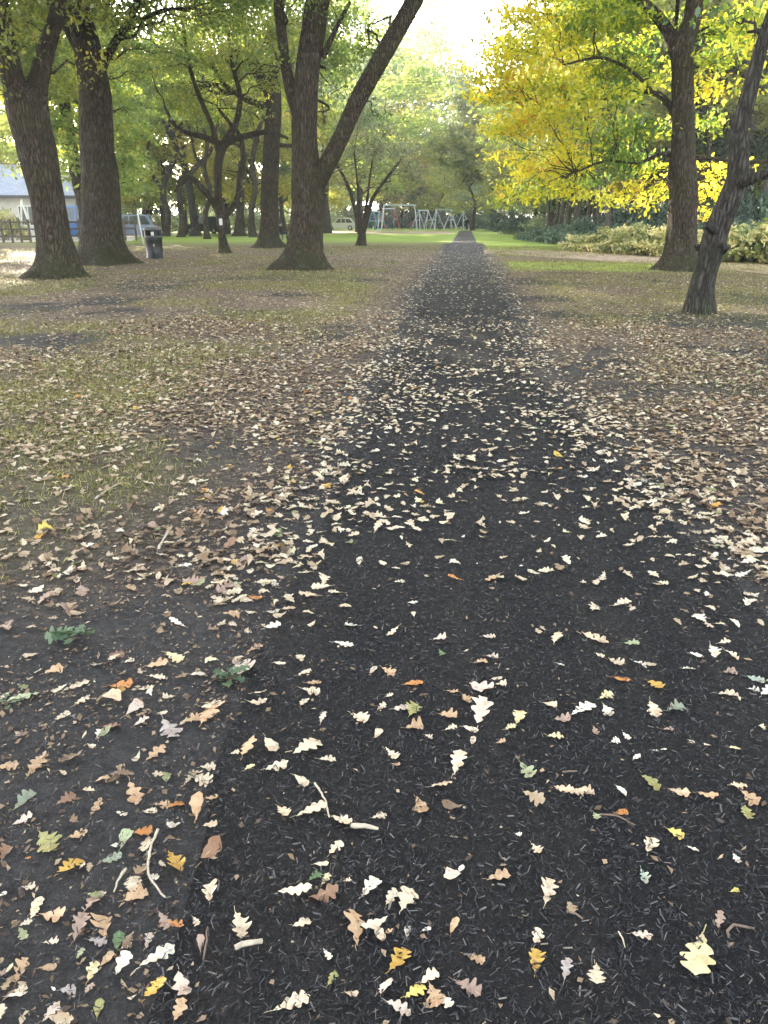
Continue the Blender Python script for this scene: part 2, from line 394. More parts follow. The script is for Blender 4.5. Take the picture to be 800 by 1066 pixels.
# ------------------------------------------------------------------ fallen leaves
LOBES = {0: (4.0, .33, .85), 1: (3.0, .35, .8), 2: (3.0, .27, .3), 3: (3.6, .34, .95), 4: (2.6, .34, .5), 5: (4.2, .25, .8)}
def leaf_shape(kind, cup, bend, twist, r, n=43, shf=.16):
    """rounded oak lobes along a midrib; kind 2 is a narrow, hardly lobed leaf"""
    nl, wm, depth = LOBES[kind]; t_ = np.linspace(0, 1, n)
    env = wm*np.sin(math.pi*np.clip(t_, 0, 1)**1.25)**.62*(.55+.6*t_)*np.clip((1.04-t_)*7, 0, 1)**.5; env = np.where(t_ < .10, .012+.03*t_/.1, env)
    def side(ph):
        wob = np.interp(t_, np.linspace(0, 1, 6), r.normal(0, .05, 6)); c = .5-.5*np.cos(2*math.pi*(nl*(t_+wob*.5)+ph)); c = np.clip(c*1.25, 0, 1)**.75*.85+.15*c
        w = env*(1-depth*.62+depth*.62*c)*(1+.18*r.normal()); return np.maximum(w, .008), c
    pa = r.normal(0, .08); wl, cl = side(pa); wr, cr_ = side(pa+r.normal(0, .12))
    mid = np.stack([t_-.5, .035*np.sin(t_*3+bend*3), 0*t_], 1)
    L = np.stack([t_+shf*wl*depth-.5, mid[:, 1]+wl, 0*t_], 1); Rr = np.stack([t_+shf*wr*depth-.5, mid[:, 1]-wr, 0*t_], 1)
    V = np.stack([L, mid, Rr], 1).reshape(-1, 3)
    s = V[:, 1]; tt = V[:, 0]; wf = r.random(2)*6
    V[:, 2] = cup*(np.abs(s)**1.3)*1.3+bend*(tt**2-.06)*.8+twist*s*tt*1.6+.022*np.sin(tt*14+wf[0]+s*9)+.03*np.sin(s*16+wf[1])*np.abs(s)*4
    F = []
    for i in range(n-1):
        F += [(3*i, 3*i+1, 3*i+4, 3*i+3), (3*i+1, 3*i+2, 3*i+5, 3*i+4)]
    return V, np.array(F), np.abs(s)
def leaf_stem(r):
    P = np.array([[-.5, 0, 0.0], [-.6, .02*r.random(), .01], [-.70, .05*(r.random()-.5), .02]])
    return tube(P, [.012, .009, .009], 4)
NV = 30
SH = {}
for k in range(NV):
    q = np.random.default_rng(k+5)
    kind = [0, 1, 2, 3, 0, 1, 3][k % 7]
    SH[k] = leaf_shape(kind, q.normal(.18, .35), q.normal(.12, .38), q.normal(0, .35), q, 17)
SHL = {k: leaf_shape(4, q_.normal(.15, .3), q_.normal(.08, .35), q_.normal(0, .4), q_, 8) for k, q_ in ((k, np.random.default_rng(k+99)) for k in range(12))}
def place(V, x, y, z, size, ang, tx, ty):
    """size/ang/tilts are arrays -> (n,m,3)"""
    ca, sa = np.cos(ang)[:, None], np.sin(ang)[:, None]
    vx = V[None, :, 0]*size[:, None]; vy = V[None, :, 1]*size[:, None]; vz = V[None, :, 2]*size[:, None]
    vz = vz + vx*np.sin(tx)[:, None]+vy*np.sin(ty)[:, None]; vx = vx*np.cos(tx)[:, None]; vy = vy*np.cos(ty)[:, None]
    X_ = vx*ca-vy*sa; Y_ = vx*sa+vy*ca
    mn = vz.min(axis=1, keepdims=True); vz = vz-mn*.85
    return np.stack([X_+x[:, None], Y_+y[:, None], vz+z[:, None]], -1)
# palette shared by the litter: position -> colour of the dead leaf
PAL = [(0, (.06, .04, .03)), (.14, (.13, .085, .05)), (.30, (.25, .165, .095)), (.45, (.38, .28, .17)), (.60, (.52, .41, .27)), (.78, (.67, .56, .39)),
       (.90, (.76, .70, .56)), (.93, (.62, .50, .10)), (.955, (.60, .24, .05)), (.975, (.24, .26, .10)), (1, (.30, .34, .18))]
def dead_leaf(name, colfn):
    t = NT(name); c = t.coord(); col = colfn(t)
    big_ = t.noise(c, 22, 3, .6); col = t.mix(t.math('MULTIPLY', t.ramp(big_, [(.45, (0, 0, 0)), (.62, (1, 1, 1))]), .5), col, t.mix(1.0, col, (.72, .55, .42), 'MULTIPLY')); sp = t.noise(c, 90, 4, .7); col = t.mix(t.math('MULTIPLY', t.ramp(sp, [(.52, (0, 0, 0)), (.7, (1, 1, 1))]), .45), col, (.16, .09, .05))
    rib = t.ramp(t.attr('rib'), [(0, (1, 1, 1)), (.025, (0, 0, 0))]); col = t.mix(t.math('MULTIPLY', rib, .45), col, (.75, .66, .45))
    b = t.n('ShaderNodeBsdfPrincipled'); t.i(b, 'Base Color', col); t.i(b, 'Roughness', .55); t.i(b, 'Specular IOR Level', .4)
    t.i(b, 'Normal', t.bump(sp, .35, .003))
    tr = t.n('ShaderNodeBsdfTranslucent', {'Color': col}); m = t.n('ShaderNodeMixShader', {0: .15})
    t.t.links.new(b.outputs[0], m.inputs[1]); t.t.links.new(tr.outputs[0], m.inputs[2]); t.t.links.new(m.outputs[0], t.out.inputs[0]); return t.m
M_litter = dead_leaf('fallen_leaf_mix', lambda t: t.ramp(t.attr('tint'), PAL))
LC = {'white': (.82, .75, .60), 'cream': (.74, .61, .43), 'pale yellow': (.78, .66, .36), 'buff': (.66, .50, .33), 'tan': (.56, .37, .21),
      'pinkish cream': (.70, .57, .45), 'pinkish brown': (.40, .28, .21), 'brown': (.30, .17, .10), 'orange': (.62, .26, .07), 'golden': (.66, .40, .08),
      'pale green': (.42, .46, .26), 'green': (.15, .24, .10), 'bluish green': (.40, .46, .36), 'olive': (.36, .34, .12), 'grey green': (.28, .31, .22), 'yellow': (.74, .60, .16), 'grey': (.44, .38, .34)}
M_leafc = {}
for k, cc in LC.items():
    def fn(t, cc=cc):
        oi = t.n('ShaderNodeObjectInfo').outputs['Random']; h = t.n('ShaderNodeHueSaturation', {'Color': cc})
        t.i(h, 'Value', t.math('ADD', .86, t.math('MULTIPLY', oi, .26))); return h.outputs[0]
    M_leafc[k] = dead_leaf(k.replace(' ', '_')+'_leaf', fn)

# leaves read off the photograph: x, y, length in pixels, angle of the midrib, colour
c_, w_, t_, p_, b_, py, u_, n_, o_, g_, pg, gn, bg_, ol, gg, ye, gy_ = 'cream white tan|pinkish cream|brown|pale yellow|buff|pinkish brown|orange|golden|pale green|green|bluish green|olive|grey green|yellow|grey'.replace('cream white tan', 'cream|white|tan').split('|')
HL = [(40,703,12,20,c_),(57,703,22,20,t_),(80,718,30,20,c_),(86,733,20,30,c_),(114,735,28,-10,u_),(126,717,28,5,o_),(65,750,18,45,c_),(25,731,36,15,pg),(164,696,26,5,t_),(182,687,20,-20,py),(164,709,18,5,c_),(140,743,24,30,p_),(148,755,18,25,p_),(176,762,22,-60,gy_),(116,760,20,0,b_),(96,780,10,-20,c_),(104,769,9,80,w_),(162,788,24,40,t_),(107,816,20,10,t_),(122,810,16,20,n_),(140,830,22,-70,t_),(39,801,26,50,t_),(9,802,24,10,t_),(70,838,24,30,b_),(101,845,20,60,t_),(169,840,18,10,t_),(184,842,20,20,o_),(157,848,16,0,c_),(27,838,30,35,gg),(5,729,12,40,c_),(170,746,12,0,c_),(197,813,14,50,c_),(102,696,16,0,p_),(122,686,18,10,b_),(135,692,12,0,c_),(152,720,18,10,c_),(25,860,24,20,p_),
(358,676,22,-10,w_),(312,690,9,-60,c_),(388,703,9,60,p_),(324,725,20,-10,c_),(327,716,16,0,t_),(317,706,16,20,c_),(316,737,10,60,c_),(337,754,11,60,p_),(374,753,20,-30,c_),(282,782,16,-50,c_),(320,787,38,35,c_),(259,788,22,60,t_),(245,790,11,10,c_),(289,804,25,12,c_),(341,798,19,0,c_),(260,805,14,30,py),(314,820,18,-30,c_),(217,800,17,10,c_),(210,813,26,-15,c_),(295,852,18,-50,u_),(325,851,34,15,c_),(355,860,26,-20,c_),(395,856,16,20,c_),(207,846,27,80,t_),(221,837,14,10,t_),(267,737,24,15,c_),(270,728,18,30,c_),(251,695,24,-40,p_),(265,677,18,20,t_),(292,696,13,0,c_),(207,706,18,0,p_),(397,742,10,40,c_),(394,770,11,40,c_),(216,748,22,60,t_),(202,753,18,20,t_),(224,735,22,-10,u_),
(404,705,15,-30,t_),(431,717,20,12,o_),(501,723,27,-15,p_),(471,727,15,-20,t_),(485,733,12,-50,t_),(512,690,14,-10,p_),(500,695,16,5,t_),(460,685,9,-40,gn),(517,712,12,5,c_),(521,718,13,-5,c_),(419,743,20,10,p_),(431,746,17,60,ol),(431,763,20,5,t_),(446,773,9,-30,c_),(500,752,21,75,p_),(490,765,17,0,c_),(466,752,20,-20,t_),(469,764,14,15,c_),(532,763,14,20,py),(540,753,13,60,py),(492,778,8,80,c_),(521,780,11,-5,t_),(572,740,16,-20,c_),(585,755,17,0,n_),(578,773,18,-5,py),(408,791,18,-35,c_),(412,802,10,0,t_),(476,800,25,70,c_),(459,825,24,5,u_),(439,845,21,-55,t_),(547,808,22,-55,pg),(586,829,22,-15,u_),(600,831,20,10,u_),(457,672,16,-10,p_),(509,668,14,0,p_),(579,670,13,70,c_),(583,697,10,-20,w_),(405,730,9,20,c_),
(619,671,30,-15,u_),(657,675,17,-5,pg),(641,695,18,-20,c_),(624,688,10,-30,c_),(665,697,16,-25,w_),(646,713,20,-5,o_),(681,719,19,-35,g_),(630,730,14,25,py),(607,744,27,25,w_),(631,746,13,-50,w_),(679,745,16,-65,c_),(702,743,19,15,gg),(725,688,16,-10,w_),(716,702,14,0,w_),(760,688,18,-25,c_),(741,684,12,-60,w_),(759,705,16,0,n_),(786,713,21,-15,bg_),(757,729,23,-8,c_),(784,724,13,-5,w_),(797,727,12,30,w_),(753,674,13,5,c_),(651,772,11,-55,w_),(640,778,9,20,w_),(681,788,9,-20,w_),(690,786,7,0,w_),(719,778,8,-20,c_),(735,783,10,-40,c_),(764,785,13,-15,py),(619,767,10,-60,n_),(662,795,9,40,w_),(676,821,24,-40,ol),(609,833,19,-5,u_),(646,831,14,-35,w_),(706,831,25,-15,u_),(735,835,24,-15,t_),(767,825,17,10,u_),(779,838,23,-35,t_),(774,851,18,-70,ol),(646,853,16,0,o_),(619,856,9,-70,pg),(695,765,13,0,n_),
(82,873,22,20,t_),(47,881,26,-65,ol),(7,892,18,60,b_),(72,910,36,58,g_),(117,898,24,20,gg),(131,876,22,65,pg),(150,870,20,0,o_),(182,900,26,-55,g_),(31,928,16,0,c_),(4,935,10,20,w_),(139,926,20,80,c_),(142,937,28,20,t_),(39,947,24,60,c_),(56,957,30,0,t_),(99,943,30,60,n_),(84,971,30,60,n_),(110,968,24,88,t_),(54,985,16,0,c_),(102,983,20,-10,gy_),(124,982,20,85,gn),(132,987,13,20,w_),(155,981,20,70,p_),(172,966,18,-50,n_),(184,970,18,-10,o_),(112,1001,20,50,t_),(97,1015,22,60,py),(84,997,14,60,pg),(51,1012,20,0,t_),(24,1017,26,60,t_),(6,1018,16,0,n_),(20,1042,26,30,p_),(72,1035,20,20,gy_),(94,1033,16,60,n_),(104,1052,22,80,ol),(54,1058,26,40,p_),(165,1003,44,38,w_),(162,1038,32,55,g_),(191,1032,25,-75,p_),(187,1061,25,70,t_),(155,892,10,60,gn),
(220,896,34,60,b_),(220,937,21,88,c_),(249,971,26,-75,c_),(205,966,10,-50,c_),(349,890,17,50,c_),(308,936,37,3,c_),(337,939,32,20,b_),(329,920,16,30,gn),(335,907,16,10,c_),(339,922,14,60,py),(362,924,9,0,c_),(386,931,24,45,w_),(315,969,20,8,c_),(371,974,34,90,t_),(394,978,20,-60,c_),(341,1001,14,-50,w_),(346,1026,18,60,ol),(366,1041,16,0,u_),(398,1038,14,80,p_),(304,1052,42,20,c_),(211,991,16,80,n_),
(469,923,26,-65,p_),(519,921,25,5,t_),(570,936,25,75,c_),(407,942,18,60,c_),(424,946,29,65,c_),(424,977,14,88,w_),(444,975,10,20,w_),(404,978,12,30,t_),(472,972,16,70,t_),(415,1007,30,52,g_),(494,1005,24,-25,t_),(559,983,18,70,c_),(557,1008,24,88,g_),(589,1018,21,78,gy_),(404,1035,20,60,p_),(447,1026,22,20,c_),(432,1041,27,35,ye),(451,1045,25,-70,t_),(464,1050,20,-60,w_),(486,1036,33,-30,n_),(415,1058,28,-20,p_),(539,876,8,-30,w_),(557,890,16,-55,c_),(480,912,8,60,w_),
(702,875,20,-25,ye),(675,887,16,80,c_),(720,892,16,-35,w_),(765,900,12,-60,w_),(669,919,16,-70,bg_),(764,935,10,0,ye),(667,981,23,-5,p_),(747,967,16,88,n_),(726,1001,50,-102,py),(619,1028,36,-88,c_)]
MULCH_Z = .020
def on_ground_size(px, py, Lpx, ang):
    a = R(ang); d = np.array([math.cos(a), -math.sin(a)])*Lpx/2
    A = G(px-d[0], py-d[1]); B = G(px+d[0], py+d[1]); return A, B
leaf_recs = []
def single_leaf(x, y, size, ang, colour, idx):
    q = np.random.default_rng(idx*3+1); hero = size > .078 and colour in ('cream', 'pale yellow', 'white')
    V, F, rib = leaf_shape(5 if hero else [0, 1, 0, 3, 2, 1, 3][idx % 7] if size > .045 else [2, 1, 3][idx % 3], q.normal(.2, .32), q.normal(.15, .3), q.normal(0, .28), q)
    S = leaf_stem(q); rr = np.concatenate([rib, np.zeros(len(S[0]))+.2]); V, F = cat_mesh([(V, F), S])
    z0 = (MULCH_Z if on_path(x, y) > -.03 else float(Hg(x, y))+.003)
    if hero: V[:, 2] *= .5
    W = place(V, np.zeros(1), np.zeros(1), np.zeros(1), np.array([size]), np.array([ang]), q.normal(0, .16, 1), q.normal(0, .16, 1))[0]
    o = link('fallen_leaf', np_mesh('fallen_leaf', W, F, {'rib': rr}, True), M_leafc[colour])
    o.location = (x, y, z0)
    leaf_recs.append([o, x, y, size, colour])
occ = []
for k, (px, py_k, Lp, an, colr) in enumerate(HL):
    A, B = on_ground_size(px, py_k, Lp, an); size = float(np.linalg.norm(A-B)); m = (A+B)/2
    size = min(max(size, .02), .125)
    single_leaf(m[0], m[1], size, math.atan2(B[1]-A[1], B[0]-A[0]), colr, k); occ.append((m[0], m[1]))
occ = np.array(occ)

# random litter
def leaf_density(x, y):
    e = -on_path(x, y); y_ = np.asarray(y)
    clump = fbm(x, y, 1.5, 51, 4); cl2 = fbm(x, y, .5, 61, 3)
    on = 40*(.55+ss(.36, .66, clump))*(1+2.6*ss(2.6, 5.5, y_)-2.7*ss(7, 14, y_))*(1+.5*(1-ss(0, .35, -e)))
    band = 130*np.exp(-((e-.14)/.20)**2)*(1-.6*ss(6, 12, y_))
    off = 440*(1-.25*ss(12, 22, y_))*(.30+1.0*ss(.38, .60, clump*.5+cl2*.5))*(1-.62*bare_mask(x, y))
    off = off*np.where(x < xl(y), (1-.25*(1-ss(2.0, 3.4, y_))), 1)
    d = np.where(e < 0, on, 0)+np.where(e >= 0, off, 0)*ss(-.05, .3, e)+band*(.35+clump)*np.where(x > xl(y), 1.0, .55)
    g = grass_mask(x, y); d = d*(1-.12*g)
    rt = (x > xr(y))*ss(.2, .9, e); d = d*(1-rt*(.78*ss(24.5, 26.5, y_+vn(x, y, .5, 2))+.17*ss(30, 31.5, y_)))*np.where(x < xl(y), 1-.5*ss(38, 46, y_), 1)
    d = np.where((e < 0) & (y_ > 40), 45.0, d)*(1-.75*ss(30, 46, y_))
    return d
def scatter(n, d0, d1):
    r = np.sqrt(d0**2+(d1**2-d0**2)*rng.random(n)); a = -YAW+(rng.random(n)-.5)*1.34
    area = .5*1.34*(d1**2-d0**2); x = r*np.sin(a); y = r*np.cos(a)
    keep = rng.random(n) < leaf_density(x, y)*area/n
    return x[keep], y[keep]
def tints(x, y, n):
    e = -on_path(x, y)
    a = np.clip(rng.normal(.76, .12, n), 0, .91); b = np.clip(rng.normal(.38, .22, n), 0, .90)
    mixp = np.clip(1-ss(.0, .5, e)+.0, 0, 1); t = np.where(rng.random(n) < mixp*.85+.10, a, b)
    sp = rng.random(n); t = np.where(sp < .030, .925+rng.random(n)*.08, t); return t
def near_mesh(x, y, shapes, size):
    n = len(x); idx = rng.integers(0, len(shapes), n); Vs = []; Fs = []; T = []; Rb = []; off = 0
    tint = tints(x, y, n)
    z = np.where(on_path(x, y) > 0, MULCH_Z, Hg(x, y)+.004)+rng.random(n)*.012
    tl = .12+.06*ss(5, 12, y)
    tx = rng.normal(0, 1, n)*tl; ty = rng.normal(0, 1, n)*tl; an = rng.random(n)*6.283
    for k in range(len(shapes)):
        s = idx == k; m = s.sum()
        if not m: continue
        V, F, rib = shapes[k]; W = place(V, x[s], y[s], z[s], size[s], an[s], tx[s], ty[s])
        Vs.append(W.reshape(-1, 3)); Fs.append((F[None]+(np.arange(m)*len(V))[:, None, None]).reshape(-1, 4)+off); off += m*len(V)
        T.append(np.repeat(tint[s], len(V))); Rb.append(np.tile(rib, m))
    return np.vstack(Vs), np.vstack(Fs), np.concatenate(T), np.concatenate(Rb)
x, y = scatter(60000, .3, 5.2)
px_, py2, zz = proj(np.stack([x, y, 0*x], 1))
inframe = (px_ > -15) & (px_ < 815) & (py2 < 1080) & (zz > 0)
handzone = inframe & (py2 > 664)
side = on_path(x, y) < -.05
keep = ~handzone | (side & (rng.random(len(x)) < .85)) | (rng.random(len(x)) < .06)
x = x[keep]; y = y[keep]; hz = handzone[keep]; inf = inframe[keep]; pyy = py2[keep]
size = np.clip(rng.normal(.056, .018, len(x)), .02, .105); size = np.where(hz, size*.74, size)
# the ones that show largest become objects of their own
order = np.argsort(-np.where(inf & ~hz, size*600/(np.hypot(x, y)+.3)**1.5, 0)); ind = order[:max(0, 300-len(HL))]
single = np.zeros(len(x), bool); single[ind] = True
tt = tints(x, y, len(x))
for q, k in enumerate(ind):
    v = tt[k]; colr = 'brown' if v < .22 else 'pinkish brown' if v < .38 else 'tan' if v < .52 else 'buff' if v < .66 else 'cream' if v < .82 else 'white' if v < .915 else 'golden' if v < .94 else 'orange' if v < .965 else 'green'
    single_leaf(x[k], y[k], float(size[k]), random.random()*6.28, colr, 400+q)
x = x[~single]; y = y[~single]; size = size[~single]
A1 = near_mesh(x, y, [SH[k] for k in range(NV)], size)
x, y = scatter(200000, 5.2, 13.0); A2 = near_mesh(x, y, [SHL[k] for k in range(12)], np.clip(rng.normal(.048, .015, len(x)), .018, .095))
x, y = scatter(500000, 13.0, 70.0); kk = (np.hypot(x, y) < 48) | (on_path(x, y) > 0); x = x[kk]; y = y[kk]
n = len(x); KV = np.array([[-.5, 0, .0], [0, .26, .06], [.5, 0, .02], [.02, -.27, .05]])
W = place(KV, x, y, np.where(on_path(x, y) > 0, MULCH_Z, Hg(x, y)+.004)+rng.random(n)*.02, np.clip(rng.normal(.050, .015, n), .02, .09), rng.random(n)*6.283, rng.normal(0, .17, n), rng.normal(0, .2, n)).reshape(-1, 3)
W = W+np.repeat(rng.normal(0, 1, (4*n, 1)), 3, 1)*np.array([.006, .006, .001])*rng.choice([-1, 1], (4*n, 3)); A3 = (W, np.arange(4*n).reshape(n, 4), np.repeat(tints(x, y, n), 4), np.full(4*n, .3))
n = 110000; r_ = np.sqrt(.09+(81-.09)*rng.random(n)**1.4); a_ = -YAW+(rng.random(n)-.5)*1.34; x = r_*np.sin(a_); y = r_*np.cos(a_)
kk = rng.random(n) < np.where(on_path(x, y) > 0, .09, .30+.7*ss(.35, .6, fbm(x, y, 2.2, 91, 4))); x = x[kk]; y = y[kk]; n = len(x)
W = place(KV, x, y, np.where(on_path(x, y) > 0, MULCH_Z, Hg(x, y)+.002)+rng.random(n)*.004, np.clip(rng.gamma(2.0, .004, n), .003, .024)*(1+.12*y), rng.random(n)*6.283, rng.normal(0, .3, n), rng.normal(0, .3, n)).reshape(-1, 3)
W = W+rng.normal(0, 1, (4*n, 3))*np.array([.0018, .0018, .0005]); A4 = (W, np.arange(4*n).reshape(n, 4), np.repeat(np.clip(rng.normal(.22, .22, n), 0, .88), 4), np.full(4*n, .3))
off = 0; Vs = []; Fs = []; T = []; Rb = []
for A in (A1, A2, A3, A4):
    Vs.append(A[0]); Fs.append(A[1]+off); off += len(A[0]); T.append(A[2]); Rb.append(A[3])
print('LITTER verts', off, 'leaves', len(x), 'singles', len(leaf_recs))
o = link('leaf_litter', np_mesh('leaf_litter', np.vstack(Vs), np.vstack(Fs), {'tint': np.concatenate(T), 'rib': np.concatenate(Rb)}), M_litter)
tag(o, 'carpet of fallen oak leaves covering the park floor and scattered over the path', 'leaf litter', kind='stuff')

# labels of the single leaves: colour, size, ground, place, rank
def zone(x_, y_):
    a, b, _ = proj(np.array([x_, y_, 0.02]))
    return ('left' if a < 200 else 'centre left' if a < 400 else 'centre right' if a < 600 else 'right'), ('foremost' if b > 960 else 'front' if b > 850 else 'middle' if b > 740 else 'rear'), b
ORD = ['nearest', 'second nearest', 'third nearest', 'fourth nearest', 'fifth nearest', 'sixth nearest', 'seventh nearest', 'eighth nearest', 'ninth nearest', 'tenth nearest', 'eleventh nearest', 'twelfth nearest']
bins = {}
for rec in leaf_recs:
    o, x_, y_, s_, colr = rec; zx, zy, b = zone(x_, y_)
    sz = 'small' if s_ < .042 else 'large' if s_ > .08 else 'medium'
    gnd = 'dark path' if on_path(x_, y_) > 0 else 'bare earth'
    bins.setdefault((sz, colr, gnd, zy, zx), []).append((-b, o))
for (sz, colr, gnd, zy, zx), L in bins.items():
    L.sort(key=lambda q: q[0])
    for k, (_, o) in enumerate(L):
        lab = f'{sz} {colr} oak leaf on {gnd}, {zy} {zx} of picture'
        if len(L) > 1: lab += f', {ORD[min(k, 11)]} such'
        tag(o, lab, 'leaf', 'fallen oak leaves on the ground nearby')

# ------------------------------------------------------------------ grass (stuff)
def blades(n, d0, d1, h0, h1, wd):
    r = np.sqrt(d0**2+(d1**2-d0**2)*rng.random(n)); a = -YAW+(rng.random(n)-.5)*1.34; x = r*np.sin(a); y = r*np.cos(a)
    g = grass_mask(x, y); tuft = ss(.42, .6, fbm(x, y, 3.5, 15, 3)); keep = rng.random(n) < g*(.25+.75*tuft); x = x[keep]; y = y[keep]; n = len(x)
    h = h0+(h1-h0)*rng.random(n); a = rng.random(n)*6.283; lean = rng.random(n)*.9; lx = np.cos(a)*lean*h; ly = np.sin(a)*lean*h
    b = a+1.57+rng.normal(0, .4, n); wx = np.cos(b)*wd/2; wy = np.sin(b)*wd/2; z = Hg(x, y)
    V = np.stack([np.stack([x-wx, y-wy, z], 1), np.stack([x+wx, y+wy, z], 1), np.stack([x+wx*.5+lx*.5, y+wy*.5+ly*.5, z+h*.65], 1), np.stack([x+lx, y+ly, z+h*(1-.3*lean)], 1)], 1).reshape(-1, 3)
    return V, np.arange(4*n).reshape(n, 4), np.repeat(rng.random(n), 4)
gs = [blades(260000, 1.5, 8, .015, .05, .003), blades(380000, 8, 20, .025, .065, .007), blades(300000, 20, 48, .03, .08, .018)]
off = 0; Vs = []; Fs = []; T = []
for A in gs: Vs.append(A[0]); Fs.append(A[1]+off); off += len(A[0]); T.append(A[2])
M_grass = leaf_mat('grass_blade', [(0, (.10, .11, .03)), (.4, (.20, .20, .05)), (.7, (.32, .30, .09)), (1, (.46, .38, .17))], .35, .04)
o = link('grass', np_mesh('grass', np.vstack(Vs), np.vstack(Fs), {'tint': np.concatenate(T)}), M_grass)
tag(o, 'short thin grass growing through the leaf litter', 'grass', kind='stuff')
print('GRASS', off//4)
# ------------------------------------------------------------------ trees
M_bark = bark_mat('oak_bark', (.042, .030, .020), (.19, .14, .10), (.055, .058, .022), .4)
M_bark_pale = bark_mat('pale_bark', (.038, .032, .027), (.15, .13, .11), (.05, .05, .025), mossy=.35)
M_bark_far = simple('far_bark', (.085, .07, .055), .9, 0, .4, 5, .2)
CM = {
 'green':  leaf_mat('crown_green', [(0, (.08, .14, .03)), (.45, (.19, .29, .06)), (.8, (.40, .46, .08)), (1, (.62, .58, .09))], .62),
 'olive':  leaf_mat('crown_olive', [(0, (.10, .15, .03)), (.45, (.26, .31, .06)), (.8, (.50, .48, .08)), (1, (.68, .56, .09))], .62),
 'yellow': leaf_mat('crown_yellow', [(0, (.11, .17, .03)), (.25, (.24, .30, .035)), (.6, (.62, .56, .04)), (.85, (.80, .62, .04)), (1, (.80, .42, .05))], .55),
 'mixed':  leaf_mat('crown_mixed', [(0, (.07, .16, .035)), (.3, (.16, .28, .045)), (.5, (.44, .52, .05)), (.64, (.86, .82, .06)), (.92, (.88, .76, .06)), (1, (.82, .48, .06))], .7),
 'grey':   leaf_mat('crown_grey_green', [(0, (.06, .09, .05)), (.5, (.12, .17, .08)), (1, (.24, .27, .12))], .45),
 'gold':   leaf_mat('crown_gold', [(0, (.16, .17, .04)), (.4, (.34, .30, .06)), (.8, (.62, .46, .08)), (1, (.72, .42, .08))], .5),
 'dark':   leaf_mat('crown_dark', [(0, (.012, .03, .014)), (.6, (.03, .06, .025)), (1, (.06, .10, .035))], .3),
}
for nm, (a, vi) in {'far_green': ('green', .4), 'far_olive': ('olive', .4)}.items(): pass
LEAF6 = np.array([[-.5, 0, 0], [-.18, .26, .05], [.28, .22, .03], [.5, 0, -.04], [.25, -.25, .04], [-.2, -.22, .06]])
LEAF4 = np.array([[-.5, 0, 0], [.05, .3, .06], [.5, 0, -.02], [0, -.3, .04]])
def leaf_cloud(P, size, q, shape=LEAF6, droop=.6):
    n = len(P); s = size*(.6+.8*q.random(n)); an = q.random(n)*6.283
    tx = q.normal(-.25, droop, n); ty = q.normal(0, droop, n)
    V = shape; ca, sa = np.cos(an)[:, None], np.sin(an)[:, None]
    vx = V[None, :, 0]*s[:, None]; vy = V[None, :, 1]*s[:, None]; vz = V[None, :, 2]*s[:, None]
    z = vz+vx*np.sin(tx)[:, None]+vy*np.sin(ty)[:, None]; vx = vx*np.cos(tx)[:, None]; vy = vy*np.cos(ty)[:, None]
    W = np.stack([vx*ca-vy*sa+P[:, 0:1], vx*sa+vy*ca+P[:, 1:2], z+P[:, 2:3]], -1).reshape(-1, 3)
    k = len(V); F = np.arange(k*n).reshape(n, k)
    return W, F, k
def blob_leaves(c, Rb, q, sub=9, per=38, sg=.26, tint0=.5, tvar=.16):
    """layered sprays of leaves inside a clump"""
    ns = max(3, int(sub*Rb**2)); d = q.normal(0, 1, (ns, 3)); d /= np.linalg.norm(d, axis=1)[:, None]
    C_ = c+d*(Rb*q.random(ns)**.45)[:, None]*np.array([1, 1, .7])
    ct = tint0+q.normal(0, tvar, ns)
    n = ns*per; idx = np.repeat(np.arange(ns), per)
    P = C_[idx]+q.normal(0, 1, (n, 3))*np.array([sg*1.25, sg*1.25, sg*.5])
    return P, np.clip(ct[idx]+q.normal(0, .09, n), 0, 1), C_
def wander(a, b, r0, r1, q, sag=.12, n=6):
    a = np.asarray(a, float); b = np.asarray(b, float); L = np.linalg.norm(b-a); t = np.linspace(0, 1, n)[:, None]
    P = a+(b-a)*t; P[1:-1] += q.normal(0, .038*L, (n-2, 3)); P[:, 2] += sag*L*np.sin(t[:, 0]*math.pi)
    return P, r0+(r1-r0)*np.linspace(0, 1, n)**.7
